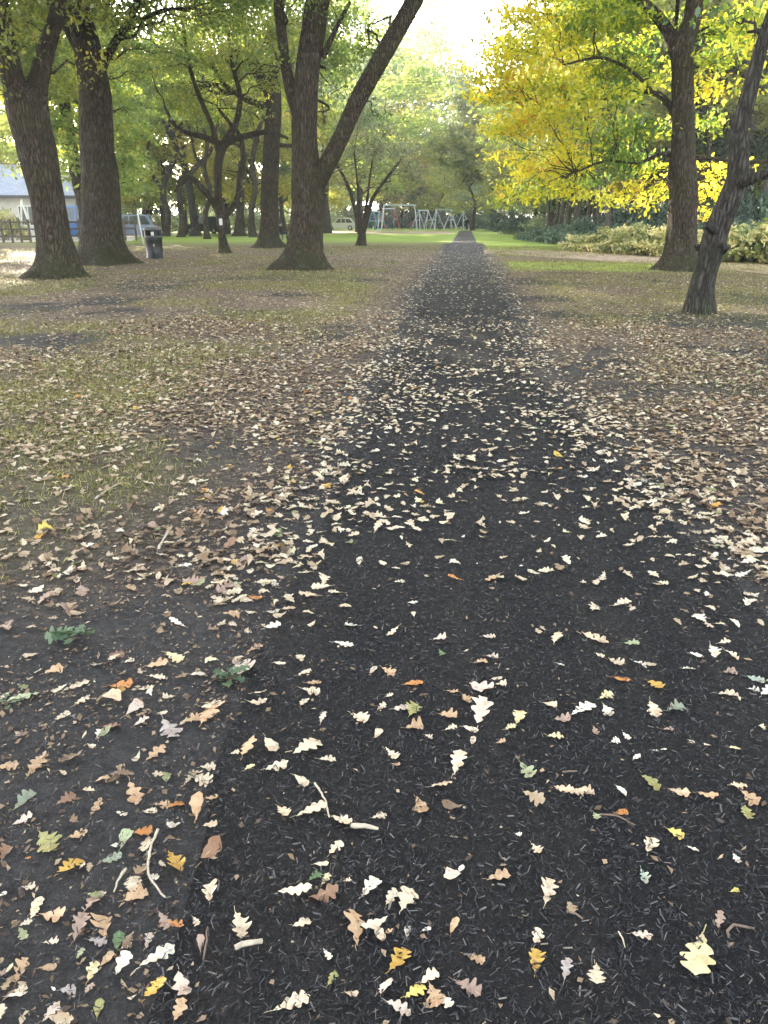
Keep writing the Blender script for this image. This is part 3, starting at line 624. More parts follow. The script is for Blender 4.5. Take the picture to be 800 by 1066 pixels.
def tree(name, label, base_px, limbs, crown, mat, bark=None, seed=1, flare=.5, blobs=(), leaf=.12, ext=(), group='trees of the park', cat='tree', per=46, sides=40, tint0=.5, sub=11, blobcfg=(9, 38)):
    """limbs: pixel polylines (x, y, width); crown: list of (dx, dy, zc, rx, ry, rz, n, Rb) world ellipsoids round the trunk foot"""
    q = np.random.default_rng(seed); B = G(*base_px); root = empty(name, B, 0, label, cat, group)
    parts = []; skel = []
    for li, L in enumerate(limbs):
        P = []; r = []; offs = 0
        dn = np.array([B[0], B[1], 0]); D0 = np.linalg.norm(dn); dn /= D0
        for k, (a, b, w_) in enumerate(L):
            Pt, t_ = in_plane(a, b, B); r.append(w_/2*t_/800); 
            if li and k: offs += q.normal(0, .25)
            P.append(Pt+dn*offs*(1 if li else 0))
        P = np.array(P); 
        if li == 0: P[0, 2] = -.15
        P, r = smooth_path(P, r, .10 if li == 0 else .18)
        if li == 0:
            h = np.maximum(P[:, 2], 0); r = r*(1+flare*np.exp(-h/.28)+.12*np.exp(-h/.9))
            r0 = r[-1]
            V, F = tube(P, r, sides, rough=.10, ph=seed)
            # buttress roots
            ax = P[0]; dd = V-ax; an = np.arctan2(dd[:, 1], dd[:, 0]); hv = np.maximum(V[:, 2], 0)
            k_ = 1+flare*.9*np.exp(-hv/.34)*(np.abs(np.sin(an*2.5+seed))**.7*1.2-.5)+.05*np.exp(-hv/1.5)*np.sin(an*5+seed*2)
            cx = np.interp(V[:, 2], P[:, 2], P[:, 0]); cy = np.interp(V[:, 2], P[:, 2], P[:, 1])
            V[:, 0] = cx+(V[:, 0]-cx)*k_; V[:, 1] = cy+(V[:, 1]-cy)*k_
        else: V, F = tube(P, r, 20 if L[0][2] > 9 else 9, rough=.09, ph=seed+li)
        parts.append((V, F)); skel.append((P, r))
    # limbs that carry on above what the photograph shows
    for (li, dx, dy, dz) in ext:
        P, r = skel[li]; e = P[-1]; Q, rr = wander(e, e+np.array([dx, dy, dz]), r[-1]*.98, r[-1]*.25, q, .05, 7)
        Q, rr = smooth_path(Q, rr, .35); parts.append(tube(Q, rr, 14, rough=.08, ph=seed)); skel.append((Q, rr))
    SP = np.vstack([s[0][len(s[0])//(3 if k == 0 else 6):] for k, s in enumerate(skel)]); SR = np.concatenate([s[1][len(s[0])//(3 if k == 0 else 6):] for k, s in enumerate(skel)])
    att = []
    for (dx, dy, zc, rx, ry, rz, n, Rb) in crown:
        d = q.normal(0, 1, (n, 3)); d /= np.linalg.norm(d, axis=1)[:, None]; rad = q.random(n)**.38
        for k in range(n): att.append((np.array([B[0]+dx, B[1]+dy, zc])+d[k]*rad[k]*np.array([rx, ry, rz]), Rb*(.7+.6*q.random()), tint0, None))
    dn = np.array([B[0], B[1], 0]); dn /= np.linalg.norm(dn)
    for bl in blobs:
        x_, y_, rp, dep, ti = bl[:5]; Pt, t_ = in_plane(x_, y_, B); Pt = Pt+dn*dep; Pt = CAMP+(Pt-CAMP)
        att.append((Pt, rp*t_/800, ti, bl[5] if len(bl) > 5 else None))
    LP = []; LT = []
    for (c, Rb, ti, kk) in att:
        if c[2] < 1.0: continue
        d = np.linalg.norm((SP-c)*np.array([1, 1, 1.0]), axis=1)+np.maximum(0, SP[:, 2]-c[2]+.5)*1.5
        k = int(np.argmin(d)); a = SP[k]; dist = np.linalg.norm(c-a)
        r0 = min(SR[k]*.6, .014+.013*dist)
        Q, rr = wander(a, c, r0, .010, q, .10, 7); Q, rr = smooth_path(Q, rr, .4); parts.append(tube(Q, rr, 6))
        P, T, C_ = blob_leaves(c, Rb, q, sub=blobcfg[0] if kk else sub, per=per, tint0=ti)
        for s in C_[::2]:
            m = Q[int(len(Q)*(.45+.5*q.random()))-1]; Q2, r2 = wander(m, s, .009, .004, q, .06, 4); parts.append(tube(Q2, r2, 4, cap=False))
        LP.append(P); LT.append(T)
    V, F = cat_mesh(parts); V = V-B
    link('trunk', np_mesh(name+'_trunk', V, F, None, True), bark or M_bark, root)
    if LP:
        P = np.vstack(LP); T = np.concatenate(LT); W, F, k = leaf_cloud(P-B, leaf, q)
        link('crown', np_mesh(name+'_crown', W, F, {'tint': np.repeat(T, k)}), mat, root)
        print('tree', label[:40], 'leaves', len(P), 'D', round(float(np.hypot(B[0], B[1])), 1))
    return root

CM['jgrey'] = leaf_mat('crown_hawthorn', [(0, (.10, .11, .04)), (.5, (.20, .22, .10)), (1, (.42, .36, .16))], .5)
# A, the leaning forked oak at the left edge
tree('oak_tree', 'thick leaning oak trunk forking low at far left, nearest of the left trees', (62, 288),
     [[(62, 289, 40), (61, 272, 35), (56, 245, 33), (49, 205, 34), (40, 165, 37), (31, 125, 42), (27, 100, 42), (27, 88, 30)],
      [(34, 112, 26), (42, 78, 19), (49, 45, 17), (58, 15, 17), (68, -20, 16)], [(22, 118, 26), (12, 75, 22), (4, 35, 20), (-4, -20, 18)]],
     [(.5, 1, 10, 6.5, 6.5, 3.6, 80, 1.15), (-1, -4, 8.6, 5, 5, 1.6, 26, 1.0)], CM['olive'], seed=11, flare=.42, ext=((1, 1.5, 0, 5), (2, -2, .5, 5)),
     blobs=[(60, 60, 20, 3, .55), (95, 20, 30, -1, .5), (20, 10, 26, 2, .6), (110, 60, 22, 1, .5), (10, 160, 16, 4, .7), (130, 5, 26, 0, .45)])
tree('oak_tree', 'massive straight oak trunk with wide root flare immediately left of the litter bin', (110, 275),
     [[(110, 276, 46), (108, 255, 40), (106, 220, 37), (104, 180, 36), (102, 150, 34), (100, 110, 32), (97, 80, 30), (89, 40, 27), (78, 0, 25), (68, -45, 22)],
      [(97, 95, 14), (108, 65, 10), (122, 40, 8), (140, 10, 7), (150, -30, 6)], [(88, 60, 14), (72, 30, 11), (58, 5, 10), (44, -30, 9)]],
     [(1, 0, 10.5, 7, 6.5, 3.8, 90, 1.15)], CM['green'], seed=23, flare=.42, ext=((0, -.5, 0, 6), (1, 2, 0, 3), (2, -2, 0, 4)),
     blobs=[(140, 40, 30, -1, .45), (165, 15, 30, 0, .45), (120, 10, 30, 1, .5), (75, 75, 26, 1.5, .75), (90, 55, 20, 2, .7), (150, 75, 20, 0, .5), (135, 110, 18, 2, .5), (185, 50, 22, 1, .45)])
tree('oak_tree', 'slim leaning trunk half hidden behind the massive oak beside the bin', (93, 252),
     [[(93, 253, 12), (88, 220, 12), (79, 180, 12), (73, 140, 12), (67, 105, 11), (58, 70, 9), (50, 20, 8), (44, -20, 7)]],
     [(-1, 0, 12, 6, 5, 4.5, 40, 1.5)], CM['mixed'], seed=31, flare=.4, leaf=.17, blobs=[(70, 150, 16, 3, .7), (95, 200, 12, 3, .6), (60, 90, 22, 0, .65)])
tree('oak_tree', 'thin forked tree rising directly behind the litter bin', (152, 243),
     [[(152, 243, 11), (153, 225, 10), (155, 205, 10)], [(155, 208, 8), (163, 185, 7), (166, 168, 7), (158, 150, 5), (152, 130, 5), (145, 105, 5), (139, 70, 4), (138, 30, 3)],
      [(153, 207, 7), (140, 190, 6), (122, 172, 6), (105, 150, 5), (90, 140, 4)], [(160, 158, 5), (147, 158, 4.5), (132, 150, 4), (118, 138, 3.5), (108, 120, 3)], [(166, 172, 4), (175, 160, 4), (181, 140, 3), (190, 110, 3)]],
     [(0, 2, 10, 5.5, 5, 3.6, 28, 1.3)], CM['mixed'], seed=41, flare=.35, leaf=.16, sides=20, blobs=[(130, 180, 20, 2, .45), (180, 170, 18, 3, .5), (150, 110, 24, 2, .5), (120, 210, 12, 4, .6), (175, 205, 14, 5, .45), (190, 130, 20, 2, .45), (140, 150, 18, 4, .55)])
tree('oak_tree', 'small crooked stem that leans into the pale leaning trunk beyond the bin', (189, 247),
     [[(189, 248, 7), (190, 230, 6), (187, 208, 6), (188, 192, 6), (196, 184, 6), (206, 172, 5), (218, 160, 4), (226, 140, 3)]], [], CM['green'], seed=43, flare=.3, sides=16)
tree('oak_tree', 'long pale trunk leaning leftward, second tree beyond the bin', (204, 246),
     [[(204, 246, 9), (201, 222, 7), (196, 188, 8), (190, 165, 8.5), (183, 149, 8.5), (178, 120, 8), (170, 90, 7), (161, 50, 6), (153, 5, 5), (148, -30, 4)],
      [(183, 150, 6), (175, 135, 5), (160, 100, 4), (148, 60, 3)], [(176, 110, 5), (190, 80, 4), (200, 45, 4), (212, 5, 3)]],
     [(-1, 0, 11.5, 5.5, 5, 3.8, 28, 1.4)], CM['green'], M_bark_pale, seed=47, flare=.35, leaf=.16, sides=20, blobs=[(175, 70, 24, 0, .45), (210, 120, 20, 2, .5), (200, 30, 26, 1, .4), (215, 70, 22, 1, .45), (170, 190, 14, 5, .5)])
tree('oak_tree', 'small gnarled tree with low wandering branches and a white notice on its trunk', (234, 264),
     [[(235, 265, 9), (231, 243, 7.5), (229, 225, 9), (227, 195, 8), (228, 165, 9), (236, 146, 8), (246, 128, 6), (250, 100, 5), (243, 70, 4), (238, 30, 3)],
      [(229, 226, 7), (222, 210, 7), (208, 194, 6.5), (199, 185, 6), (190, 186, 5), (184, 200, 3)], [(231, 228, 7), (241, 218, 6), (248, 205, 6), (250, 188, 6), (254, 165, 6), (251, 140, 5), (240, 125, 4), (228, 110, 3)],
      [(230, 150, 7), (212, 142, 6), (195, 138, 5), (182, 130, 4), (172, 112, 3)], [(236, 147, 7), (258, 141, 6), (280, 138, 5), (300, 145, 3)], [(228, 160, 6), (221, 132, 5), (207, 98, 5), (196, 62, 4), (190, 20, 3)]],
     [(0, 0, 8.8, 4.5, 4.5, 2.4, 22, 1.0)], CM['olive'], seed=53, flare=.35, leaf=.13, sides=20, blobs=[(205, 120, 18, 0, .5), (260, 120, 18, 0, .5), (215, 60, 26, -1, .5), (250, 70, 26, 1, .45), (225, 95, 16, 1, .55), (190, 90, 20, 2, .5), (175, 60, 18, 0, .5)])
tree('oak_tree', 'dark slender upright trunk between the gnarled tree and the thick flared trunk', (250, 246),
     [[(250, 246, 11), (250, 218, 8), (252, 185, 8), (253, 160, 8), (256, 130, 7), (260, 90, 5), (262, 40, 4)], [(252, 168, 6), (262, 152, 6), (275, 142, 5), (292, 136, 4)], [(253, 160, 6), (243, 143, 5), (236, 115, 4)]],
     [(0, 3, 11, 5, 5, 3.5, 24, 1.4)], CM['mixed'], seed=59, flare=.4, leaf=.17, sides=20, blobs=[(265, 200, 16, 4, .72), (240, 190, 14, 5, .6), (260, 110, 22, 2, .5)])
tree('oak_tree', 'very thin S curved sapling between the pale leaning trunk and the gnarled tree', (216, 249),
     [[(216, 249, 6), (214, 225, 5), (219, 200, 5), (213, 175, 4.5), (216, 150, 4), (208, 120, 3.5), (212, 85, 3), (205, 50, 2.5)], [(213, 176, 4), (203, 160, 3), (198, 135, 2.5), (186, 110, 2)], [(216, 150, 3), (226, 132, 2.5), (230, 105, 2)]],
     [(0, 0, 11, 4, 4, 2.5, 10, 1.1)], CM['mixed'], seed=57, flare=.3, sides=14, leaf=.15, blobs=[(200, 105, 12, 0, .5), (225, 100, 12, 0, .5)])
tree('oak_tree', 'thin crooked trunk bending right between the litter bin and the small crooked stem', (173, 246),
     [[(173, 246, 7), (175, 225, 6), (170, 200, 6), (176, 178, 5.5), (186, 158, 5), (188, 130, 4), (197, 100, 3.5), (199, 60, 3)], [(171, 200, 5), (160, 183, 4), (154, 160, 3), (158, 135, 2.5)], [(186, 156, 4), (200, 148, 3), (212, 132, 2.5)]],
     [(0, 0, 11, 4, 4, 2.5, 10, 1.1)], CM['mixed'], seed=58, flare=.3, sides=14, leaf=.15, blobs=[(170, 140, 12, 1, .5), (205, 125, 12, 0, .5)])
tree('oak_tree', 'thin dark trunk leaning right just before the thick flared dark trunk', (264, 247),
     [[(264, 247, 7), (262, 222, 6), (266, 195, 5.5), (263, 170, 5), (268, 140, 5), (276, 115, 4), (272, 80, 3)], [(263, 172, 4), (252, 155, 3), (242, 150, 2.5), (230, 158, 2)]],
     [(0, 0, 11, 4, 4, 2.5, 10, 1.1)], CM['mixed'], seed=60, flare=.3, sides=14, leaf=.15, blobs=[(255, 135, 12, 1, .5)])
tree('oak_tree', 'thick dark trunk with flared foot just left of the large central oak', (281, 258),
     [[(281, 259, 22), (280, 236, 17), (281, 200, 18), (283, 150, 17), (285, 112, 16), (285, 92, 15), (286, 60, 9), (288, 20, 8), (287, -25, 7)],
      [(284, 104, 13), (269, 76, 12), (258, 50, 11), (250, 20, 10), (244, -20, 9)], [(281, 112, 9), (265, 108, 7), (250, 100, 6), (234, 88, 5), (222, 70, 4)], [(284, 150, 5), (300, 152, 4), (320, 150, 3)]],
     [(-1, 1, 12.0, 6.5, 6.5, 4.0, 62, 1.4), (-4.6, 1.6, 7.7, 1.9, 2.0, 1.0, 11, 1.0)], CM['green'], seed=61, flare=.55, leaf=.14, ext=((1, -1, 0, 5), (0, 1, 0, 4)),  # small second ellipsoid added to block a sun streak on the path
     blobs=[(240, 40, 30, -1, .5), (270, 30, 26, 1, .45), (225, 20, 28, 1, .4), (265, 90, 18, 1, .55), (300, 40, 20, 3, .45), (215, 50, 24, -1, .45)])
tree('oak_tree', 'largest oak with a heavy limb sweeping up over the path, mossy flared foot', (314, 280),
     [[(313, 281, 42), (317, 258, 34), (320, 222, 33), (319, 190, 33), (317, 150, 27), (318, 100, 26), (322, 60, 24), (328, 20, 25), (334, -20, 24), (338, -60, 22)],
      [(326, 200, 18), (338, 176, 19), (352, 150, 18), (370, 110, 18), (392, 70, 18), (412, 35, 18), (432, 0, 18), (450, -35, 17)], [(311, 122, 14), (301, 86, 12), (295, 50, 11), (290, 0, 11), (288, -40, 10)],
      [(336, 60, 7), (350, 30, 5), (365, 0, 4)]],
     [(.5, 1.5, 11.5, 8, 7, 3.6, 100, 1.15), (4, 0, 10.5, 4, 4, 2, 18, 1.1)], CM['green'], seed=67, flare=.42, ext=((0, .5, 0, 6), (1, 3, 0, 4), (2, -1.5, 0, 4)),
     blobs=[(380, 30, 30, 3, .45), (355, 60, 24, 4, .4), (350, 110, 20, 5, .4), (300, 10, 26, -2, .45), (275, 55, 16, -1, .5), (345, 5, 26, 0, .45), (405, 100, 16, 5, .45), (395, 5, 18, 3, .45)])
tree('hawthorn_tree', 'small many stemmed tree with thin splayed stems and greyish round crown', (376, 256),
     [[(376, 256, 9), (377, 247, 8), (377, 240, 7)], [(375, 243, 6), (370, 218, 4.5), (362, 192, 3.5), (350, 170, 2.5)], [(377, 240, 4), (374, 212, 3), (372, 187, 2), (369, 160, 1.5)],
      [(378, 243, 6), (384, 220, 5), (389, 205, 4), (401, 188, 3.5), (415, 170, 2.5)], [(378, 238, 4), (382, 212, 3), (385, 187, 2), (389, 160, 1.5)]],
     [], CM['jgrey'], seed=71, flare=.3, leaf=.15, sides=14, sub=10, per=44, blobs=[(350, 170, 18, 0, .6), (370, 150, 20, 1, .55), (395, 155, 20, -1, .5), (415, 170, 18, 0, .6), (432, 180, 14, 1, .6), (385, 180, 16, 1, .45), (405, 195, 12, 0, .5), (358, 192, 12, 0, .6), (375, 128, 18, 0, .5), (405, 135, 18, 1, .5), (425, 155, 14, 0, .6), (345, 150, 14, 1, .8, 1)])
tree('oak_tree', 'thin distant trunk beside the two standing people at the end of the path', (513, 240),
     [[(513, 240, 4), (512, 215, 3), (514, 180, 3), (516, 140, 2)]], [(0, 0, 11, 8, 7, 6, 50, 2.2)], CM['olive'], seed=73, flare=.3, leaf=.42, sides=14, sub=6, blobs=[(505, 205, 10, 0, .6), (525, 195, 12, 0, .6)])
YB = [(520, 85, 30, 0, 0.70), (552, 60, 34, -1, 0.70), (545, 95, 30, 1, 0.70), (538, 130, 26, 0, 0.70), (575, 30, 34, 1, 0.70), (520, 45, 24, 1, 0.70), (545, 20, 26, 0, 0.70), (585, 90, 26, 0, 0.70), (568, 125, 26, -1, 0.70), (592, 150, 22, 0, 0.70), (570, 165, 24, 1, 0.70),
      (548, 178, 20, 0, 0.70), (560, 200, 15, 0, 0.73), (540, 205, 15, -1, 0.73), (582, 190, 14, 0, 0.77), (602, 172, 18, 1, 0.70), (600, 50, 30, 2, 0.70), (620, 20, 34, 0, 0.39), (625, 75, 30, 1, 0.44), (610, 120, 26, -1, 0.59), (640, 130, 24, 1, 0.39), (645, 45, 28, 2, 0.39),
      (660, 80, 26, 1, 0.39), (665, 20, 26, 0, 0.39), (640, 170, 20, 0, 0.29), (660, 160, 22, 1, 0.24), (618, 190, 16, 2, 0.29), (670, 140, 20, -1, 0.29), (672, 180, 16, 1, 0.59), (650, 205, 14, 0, 0.78), (672, 208, 13, 2, 0.80), (690, 195, 12, 1, 0.70), (630, 210, 10, 3, 0.70),
      (735, 90, 20, 1, 0.72), (745, 60, 20, 0, 0.59), (740, 125, 16, 1, 0.39), (748, 25, 22, 1, 0.44), (735, 195, 20, 3, 0.76), (752, 175, 16, 2, 0.70), (738, 220, 12, 3, 0.76), (770, 25, 24, 1, 0.49), (790, 15, 22, 0, 0.49), (505, 105, 16, 0, 0.70), (515, 140, 12, 0, 0.70), (690, 60, 18, 3, 0.44), (690, 120, 14, 3, 0.39), (500, 65, 14, 0, 0.70), (600, 205, 10, 0, 0.73),
      (530, 165, 10, 0, 0.70), (610, 0, 30, 1, 0.39), (560, -5, 26, 0, 0.70), (655, -5, 26, 1, 0.39), (700, 5, 20, 2, 0.39), (645, 105, 20, -1, 0.49)]
tree('oak_tree', 'tall upright oak on the right with bright yellow and green crown reaching over the grass', (706, 282),
     [[(706, 283, 34), (708, 266, 29), (711, 232, 28), (712, 200, 28), (710, 178, 27), (711, 150, 23), (712, 120, 22), (711, 80, 21), (711, 52, 22), (720, 20, 19), (728, -20, 18), (732, -60, 16)],
      [(708, 62, 16), (696, 32, 13), (680, 12, 11), (660, -5, 9), (640, -20, 8)], [(706, 60, 6), (703, 40, 4.5), (704, 20, 4), (707, -10, 4)],
      [(706, 128, 8), (696, 108, 7), (685, 98, 6.5), (665, 94, 5.5), (640, 100, 4.5), (612, 102, 3.5), (590, 112, 2.5), (565, 118, 1.5)], [(716, 165, 5), (740, 164, 4), (770, 168, 4), (800, 168, 3.5), (830, 160, 3)], [(704, 165, 5), (690, 160, 4), (665, 170, 3), (630, 168, 2.5), (600, 180, 2)], [(680, 96, 4), (655, 70, 3.5), (625, 60, 3), (590, 70, 2)]],
     [(-1, 0, 11.5, 8, 7, 3.6, 80, 1.2)], CM['mixed'], seed=79, flare=.42, leaf=.145, blobs=[b+(1,) for b in YB], blobcfg=(26, 46), ext=((0, 1, 0, 5), (1, -3, 0, 3)), per=40)
tree('oak_tree', 'nearest right tree, leaning trunk with burl and peeling bark patches', (728, 326),
     [[(727, 327, 24), (729, 305, 22), (734, 283, 21), (742, 256, 24), (749, 232, 22), (761, 205, 22), (768, 185, 21), (769, 160, 19), (770, 134, 17), (779, 102, 16), (788, 67, 14), (798, 32, 12), (812, -10, 11), (822, -60, 10)],
      [(765, 192, 13), (785, 186, 10), (802, 181, 9), (830, 168, 8)], [(741, 266, 16), (749, 261, 13), (755, 258, 9), (758, 257, 5)], [(734, 262, 10), (728, 258, 8), (725, 256, 4)], [(747, 240, 14), (739, 236, 9), (735, 234, 5)]],
     [(3, 0, 9, 5, 5, 2.6, 40, .95)], CM['mixed'], M_bark_pale, seed=83, flare=.22, leaf=.12, tint0=.5, blobs=[(790, 10, 26, 2, .6), (765, 5, 22, 1, .5), (800, 55, 14, 3, .66)], ext=((0, 1, 0, 4),))

# two oaks added outside the left edge to shade the path; boughs reach in
tree('oak_tree', 'oak just beyond the left edge whose boughs reach into view', (-75, 300), [[(-75, 301, 40), (-74, 270, 34), (-72, 200, 32), (-74, 120, 28), (-76, 50, 24), (-76, -10, 20)], [(-73, 110, 12), (-55, 60, 10), (-35, 20, 8), (-15, -10, 6)]],
     [(0, 0, 9, 6.5, 6, 3.6, 90, 1.15)], CM['olive'], seed=91, ext=((0, 0, 0, 5),), blobs=[(-10, 30, 30, 1, .55), (10, 0, 30, 0, .5), (-20, 70, 26, 2, .6)])
tree('oak_tree', 'farther oak beyond the left edge behind the rail fence line', (-30, 262), [[(-30, 263, 22), (-31, 220, 18), (-33, 150, 17), (-34, 80, 15), (-34, 20, 12)]],
     [(0, 0, 11, 7, 7, 4.6, 80, 1.5)], CM['green'], seed=93, leaf=.16)

# ------------------------------------------------------------------ background trees
def PD(px, d):
    v = ray(px, 228); v = np.array([v[0], v[1]]); v /= np.linalg.norm(v); return v*d
def far_tree_proto(seed, mat, H=15, Rr=5, z0=3, per=22, nb=42, leaf=.34, trunk_r=.26, lean=.4):
    q = np.random.default_rng(seed); parts = []; P, r = wander((0, 0, -.2), (q.normal(0, lean), q.normal(0, lean), H*.8), trunk_r, .05, q, 0, 8)
    P[:, :2] *= np.linspace(0, 1, 8)[:, None]**.7; P, r = smooth_path(P, r, .8); r[:2] *= 1.35; parts.append(tube(P, r, 10, rough=.1, ph=seed)); LP = []; LT = []
    for k in range(nb):
        h = z0+(H-z0)*q.random(); f = math.sin(math.pi*min(1, ((h-z0)/(H-z0))*.82+.16))**.6; a = q.random()*6.283; rad = Rr*f*(.35+.65*q.random()**.6)
        c = np.array([math.cos(a)*rad, math.sin(a)*rad, h]); j = np.argmin(np.abs(P[:, 2]-(h-rad*.35))); Q, rr = wander(P[j], c, .06, .015, q, .1, 5); parts.append(tube(Q, rr, 5, cap=False))
        Pk, T, C_ = blob_leaves(c, 1.25*(.7+.6*q.random()), q, sub=6, per=per, sg=.38); LP.append(Pk); LT.append(T)
    V, F = cat_mesh(parts); W, F2, k = leaf_cloud(np.vstack(LP), leaf, q, LEAF4)
    return np_mesh('far_trunk', V, F, None, True), np_mesh('far_crown', W, F2, {'tint': np.repeat(np.concatenate(LT), k)}), mat
PR = {}
CM['fgreen'] = leaf_mat('far_crown_green', [(0, (.12, .19, .04)), (.5, (.28, .38, .08)), (1, (.58, .60, .12))], .65)
CM['folive'] = leaf_mat('far_crown_olive', [(0, (.16, .20, .04)), (.5, (.36, .40, .08)), (1, (.66, .60, .12))], .65)
CM['fgrey'] = leaf_mat('far_crown_grey', [(0, (.15, .20, .10)), (.5, (.28, .36, .18)), (1, (.48, .52, .24))], .6)
CM['fyel'] = leaf_mat('far_crown_yellow', [(0, (.16, .24, .04)), (.4, (.34, .40, .06)), (.7, (.66, .58, .08)), (1, (.80, .60, .10))], .6)
CM['gold'] = leaf_mat('far_crown_gold', [(0, (.22, .25, .05)), (.4, (.46, .44, .09)), (.8, (.74, .60, .11)), (1, (.80, .56, .12))], .6)
for i_, (k, mt, kw) in enumerate([('green', 'fgreen', {}), ('olive', 'folive', {}), ('yellow green', 'fyel', dict(H=14)), ('grey green', 'fgrey', dict(H=16, Rr=6)), ('golden', 'gold', dict(H=13, Rr=5.5, z0=3.6)),
                    ('dark', 'dark', dict(H=15, Rr=3.2, z0=1.5, nb=50)), ('slender', 'folive', dict(H=15, Rr=2.6, z0=6, nb=24, trunk_r=.17, lean=.9)), ('low green', 'fgrey', dict(H=8, Rr=5.5, z0=1.0, nb=46, trunk_r=.16))]):
    a, b, m = far_tree_proto(200+i_*7, CM[mt], **kw); a.materials.append(M_bark_far); b.materials.append(m); PR[k] = (a, b)
used = {}
NAMEK = {'dark': 'fir_tree', 'slender': 'slender_tree', 'low green': 'small_tree'}
def far_tree(kind, px, d, s, label, group):
    p = PD(px, d); root = empty(NAMEK.get(kind, 'broadleaf_tree'), (p[0], p[1], 0), random.random()*6.28, label, 'tree', group); root.scale = (s*(.9+.25*random.random()), s*(.9+.25*random.random()), s)
    for nm, me in zip(('trunk', 'crown'), PR[kind]):
        o = bpy.data.objects.new(nm, me); COL.objects.link(o); o.parent = root
    return root
COLN = {'green': 'green leafed tree', 'olive': 'olive green tree', 'yellow green': 'yellow green tree', 'grey green': 'grey green tall tree', 'golden': 'golden yellow tree', 'dark': 'dark evergreen tree', 'slender': 'slender bare stemmed tree', 'low green': 'low spreading tree'}
cnt = {}
def lab(kind, zone_, group):
    k = (kind, zone_); cnt[k] = cnt.get(k, 0)+1; n = cnt[k]
    o = ['', 'second ', 'third ', 'fourth ', 'fifth ', 'sixth ', 'seventh ', 'eighth ', 'ninth ', 'tenth '][min(n-1, 9)]
    return f'{o}{COLN[kind]} {zone_}'.strip()
# left, beyond the bin and the car park
rowL = [(-60, 85, 'green'), (-15, 95, 'olive'), (30, 105, 'yellow green'), (70, 98, 'green'), (105, 80, 'yellow green'), (140, 92, 'yellow green'), (172, 84, 'olive'), (205, 100, 'yellow green'), (236, 88, 'yellow green'), (262, 78, 'golden'), (296, 92, 'yellow green'), (328, 100, 'olive'),
        (20, 128, 'green'), (130, 124, 'olive'), (225, 120, 'yellow green'), (315, 130, 'yellow green')]
for px, d, k in sorted(rowL, key=lambda r: (r[2], r[0])):
    far_tree(k, px, d, 1.0+.15*random.random(), lab(k, 'from the left in the wood beyond the bin', ''), 'trees beyond the car park')
rowM = [(345, 150, 'grey green'), (375, 160, 'grey green'), (400, 150, 'grey green'), (428, 158, 'grey green'), (455, 165, 'grey green'), (482, 175, 'olive'), (505, 165, 'grey green'), (535, 150, 'olive'), (360, 185, 'green'), (415, 190, 'grey green'), (440, 185, 'green'), (520, 190, 'green'),
        (437, 138, 'golden'), (418, 140, 'golden'), (462, 134, 'yellow green'), (492, 116, 'olive')]
for px, d, k in sorted(rowM, key=lambda r: (r[2], r[0])):
    far_tree(k, px, d, (1.35 if d > 140 and px < 440 else 1.1 if d > 140 else .95)*(1+.12*random.random()), lab(k, 'from the left behind the far playground', ''), 'trees behind the playground')
tall = [(341, 92, 'grey green', 1.5), (375, 100, 'green', 1.6), (345, 142, 'green', 1.9), (396, 140, 'yellow green', 2.0), (412, 150, 'grey green', 2.4), (436, 160, 'olive', 2.2), (458, 168, 'grey green', 1.75), (478, 175, 'green', 1.4), (408, 172, 'green', 2.0),
        (286, 88, 'yellow green', 1.3), (190, 86, 'yellow green', 1.3), (108, 55, 'green', 1.05), (46, 57, 'slender', 1.05)]  # last two added behind the left oaks to keep sun patches off the ground
for px, d, k, s_ in sorted(tall, key=lambda r: (r[2], r[0])):
    far_tree(k, px, d, s_, lab(k, 'from the left rising high behind the largest oak', ''), 'tall trees rising behind the oaks')
rowR = [(535, 105, 'olive'), (558, 88, 'olive'), (575, 76, 'green'), (592, 96, 'grey green'), (600, 66, 'yellow green'), (622, 80, 'green'), (640, 68, 'olive'), (655, 92, 'grey green'), (668, 60, 'yellow green'), (690, 72, 'green'), (712, 64, 'yellow green'), (735, 80, 'olive'), (752, 58, 'yellow green'), (775, 70, 'green'), (800, 62, 'olive'), (830, 55, 'green'), (870, 60, 'olive'),
        (745, 50, 'dark'), (610, 105, 'dark'), (650, 110, 'dark'), (700, 100, 'dark'), (770, 95, 'dark'), (820, 90, 'dark'), (575, 115, 'dark')]
for px, d, k in sorted(rowR, key=lambda r: (r[2], r[0])):
    far_tree(k, px, d, .95+.2*random.random(), lab(k, 'from the left in the wood behind the right bushes', ''), 'trees of the right hand wood')
sl_ = [(586, 56), (594, 60), (603, 52), (612, 58), (622, 50), (631, 55), (645, 52), (655, 60), (664, 50), (677, 56), (690, 50), (753, 54), (765, 48), (779, 52), (790, 47), (800, 54), (580, 64), (618, 66), (570, 70), (632, 47)]
for px, d in sorted(sl_):
    far_tree('slender', px, d, .9+.25*random.random(), lab('slender', 'from the left among the trunks of the right wood', ''), 'slender trunks of the right hand wood')
lw = [(30, 100), (100, 88), (165, 96), (215, 104), (250, 96), (300, 104), (338, 120), (362, 140), (392, 142), (420, 144), (446, 140), (470, 146), (495, 140), (520, 132), (548, 112), (566, 90), (590, 78)]
for px, d in sorted(lw):
    far_tree('low green', px, d, .62+.15*random.random(), lab('low green', 'from the left along the far edge of the field', ''), 'low trees along the field edge')

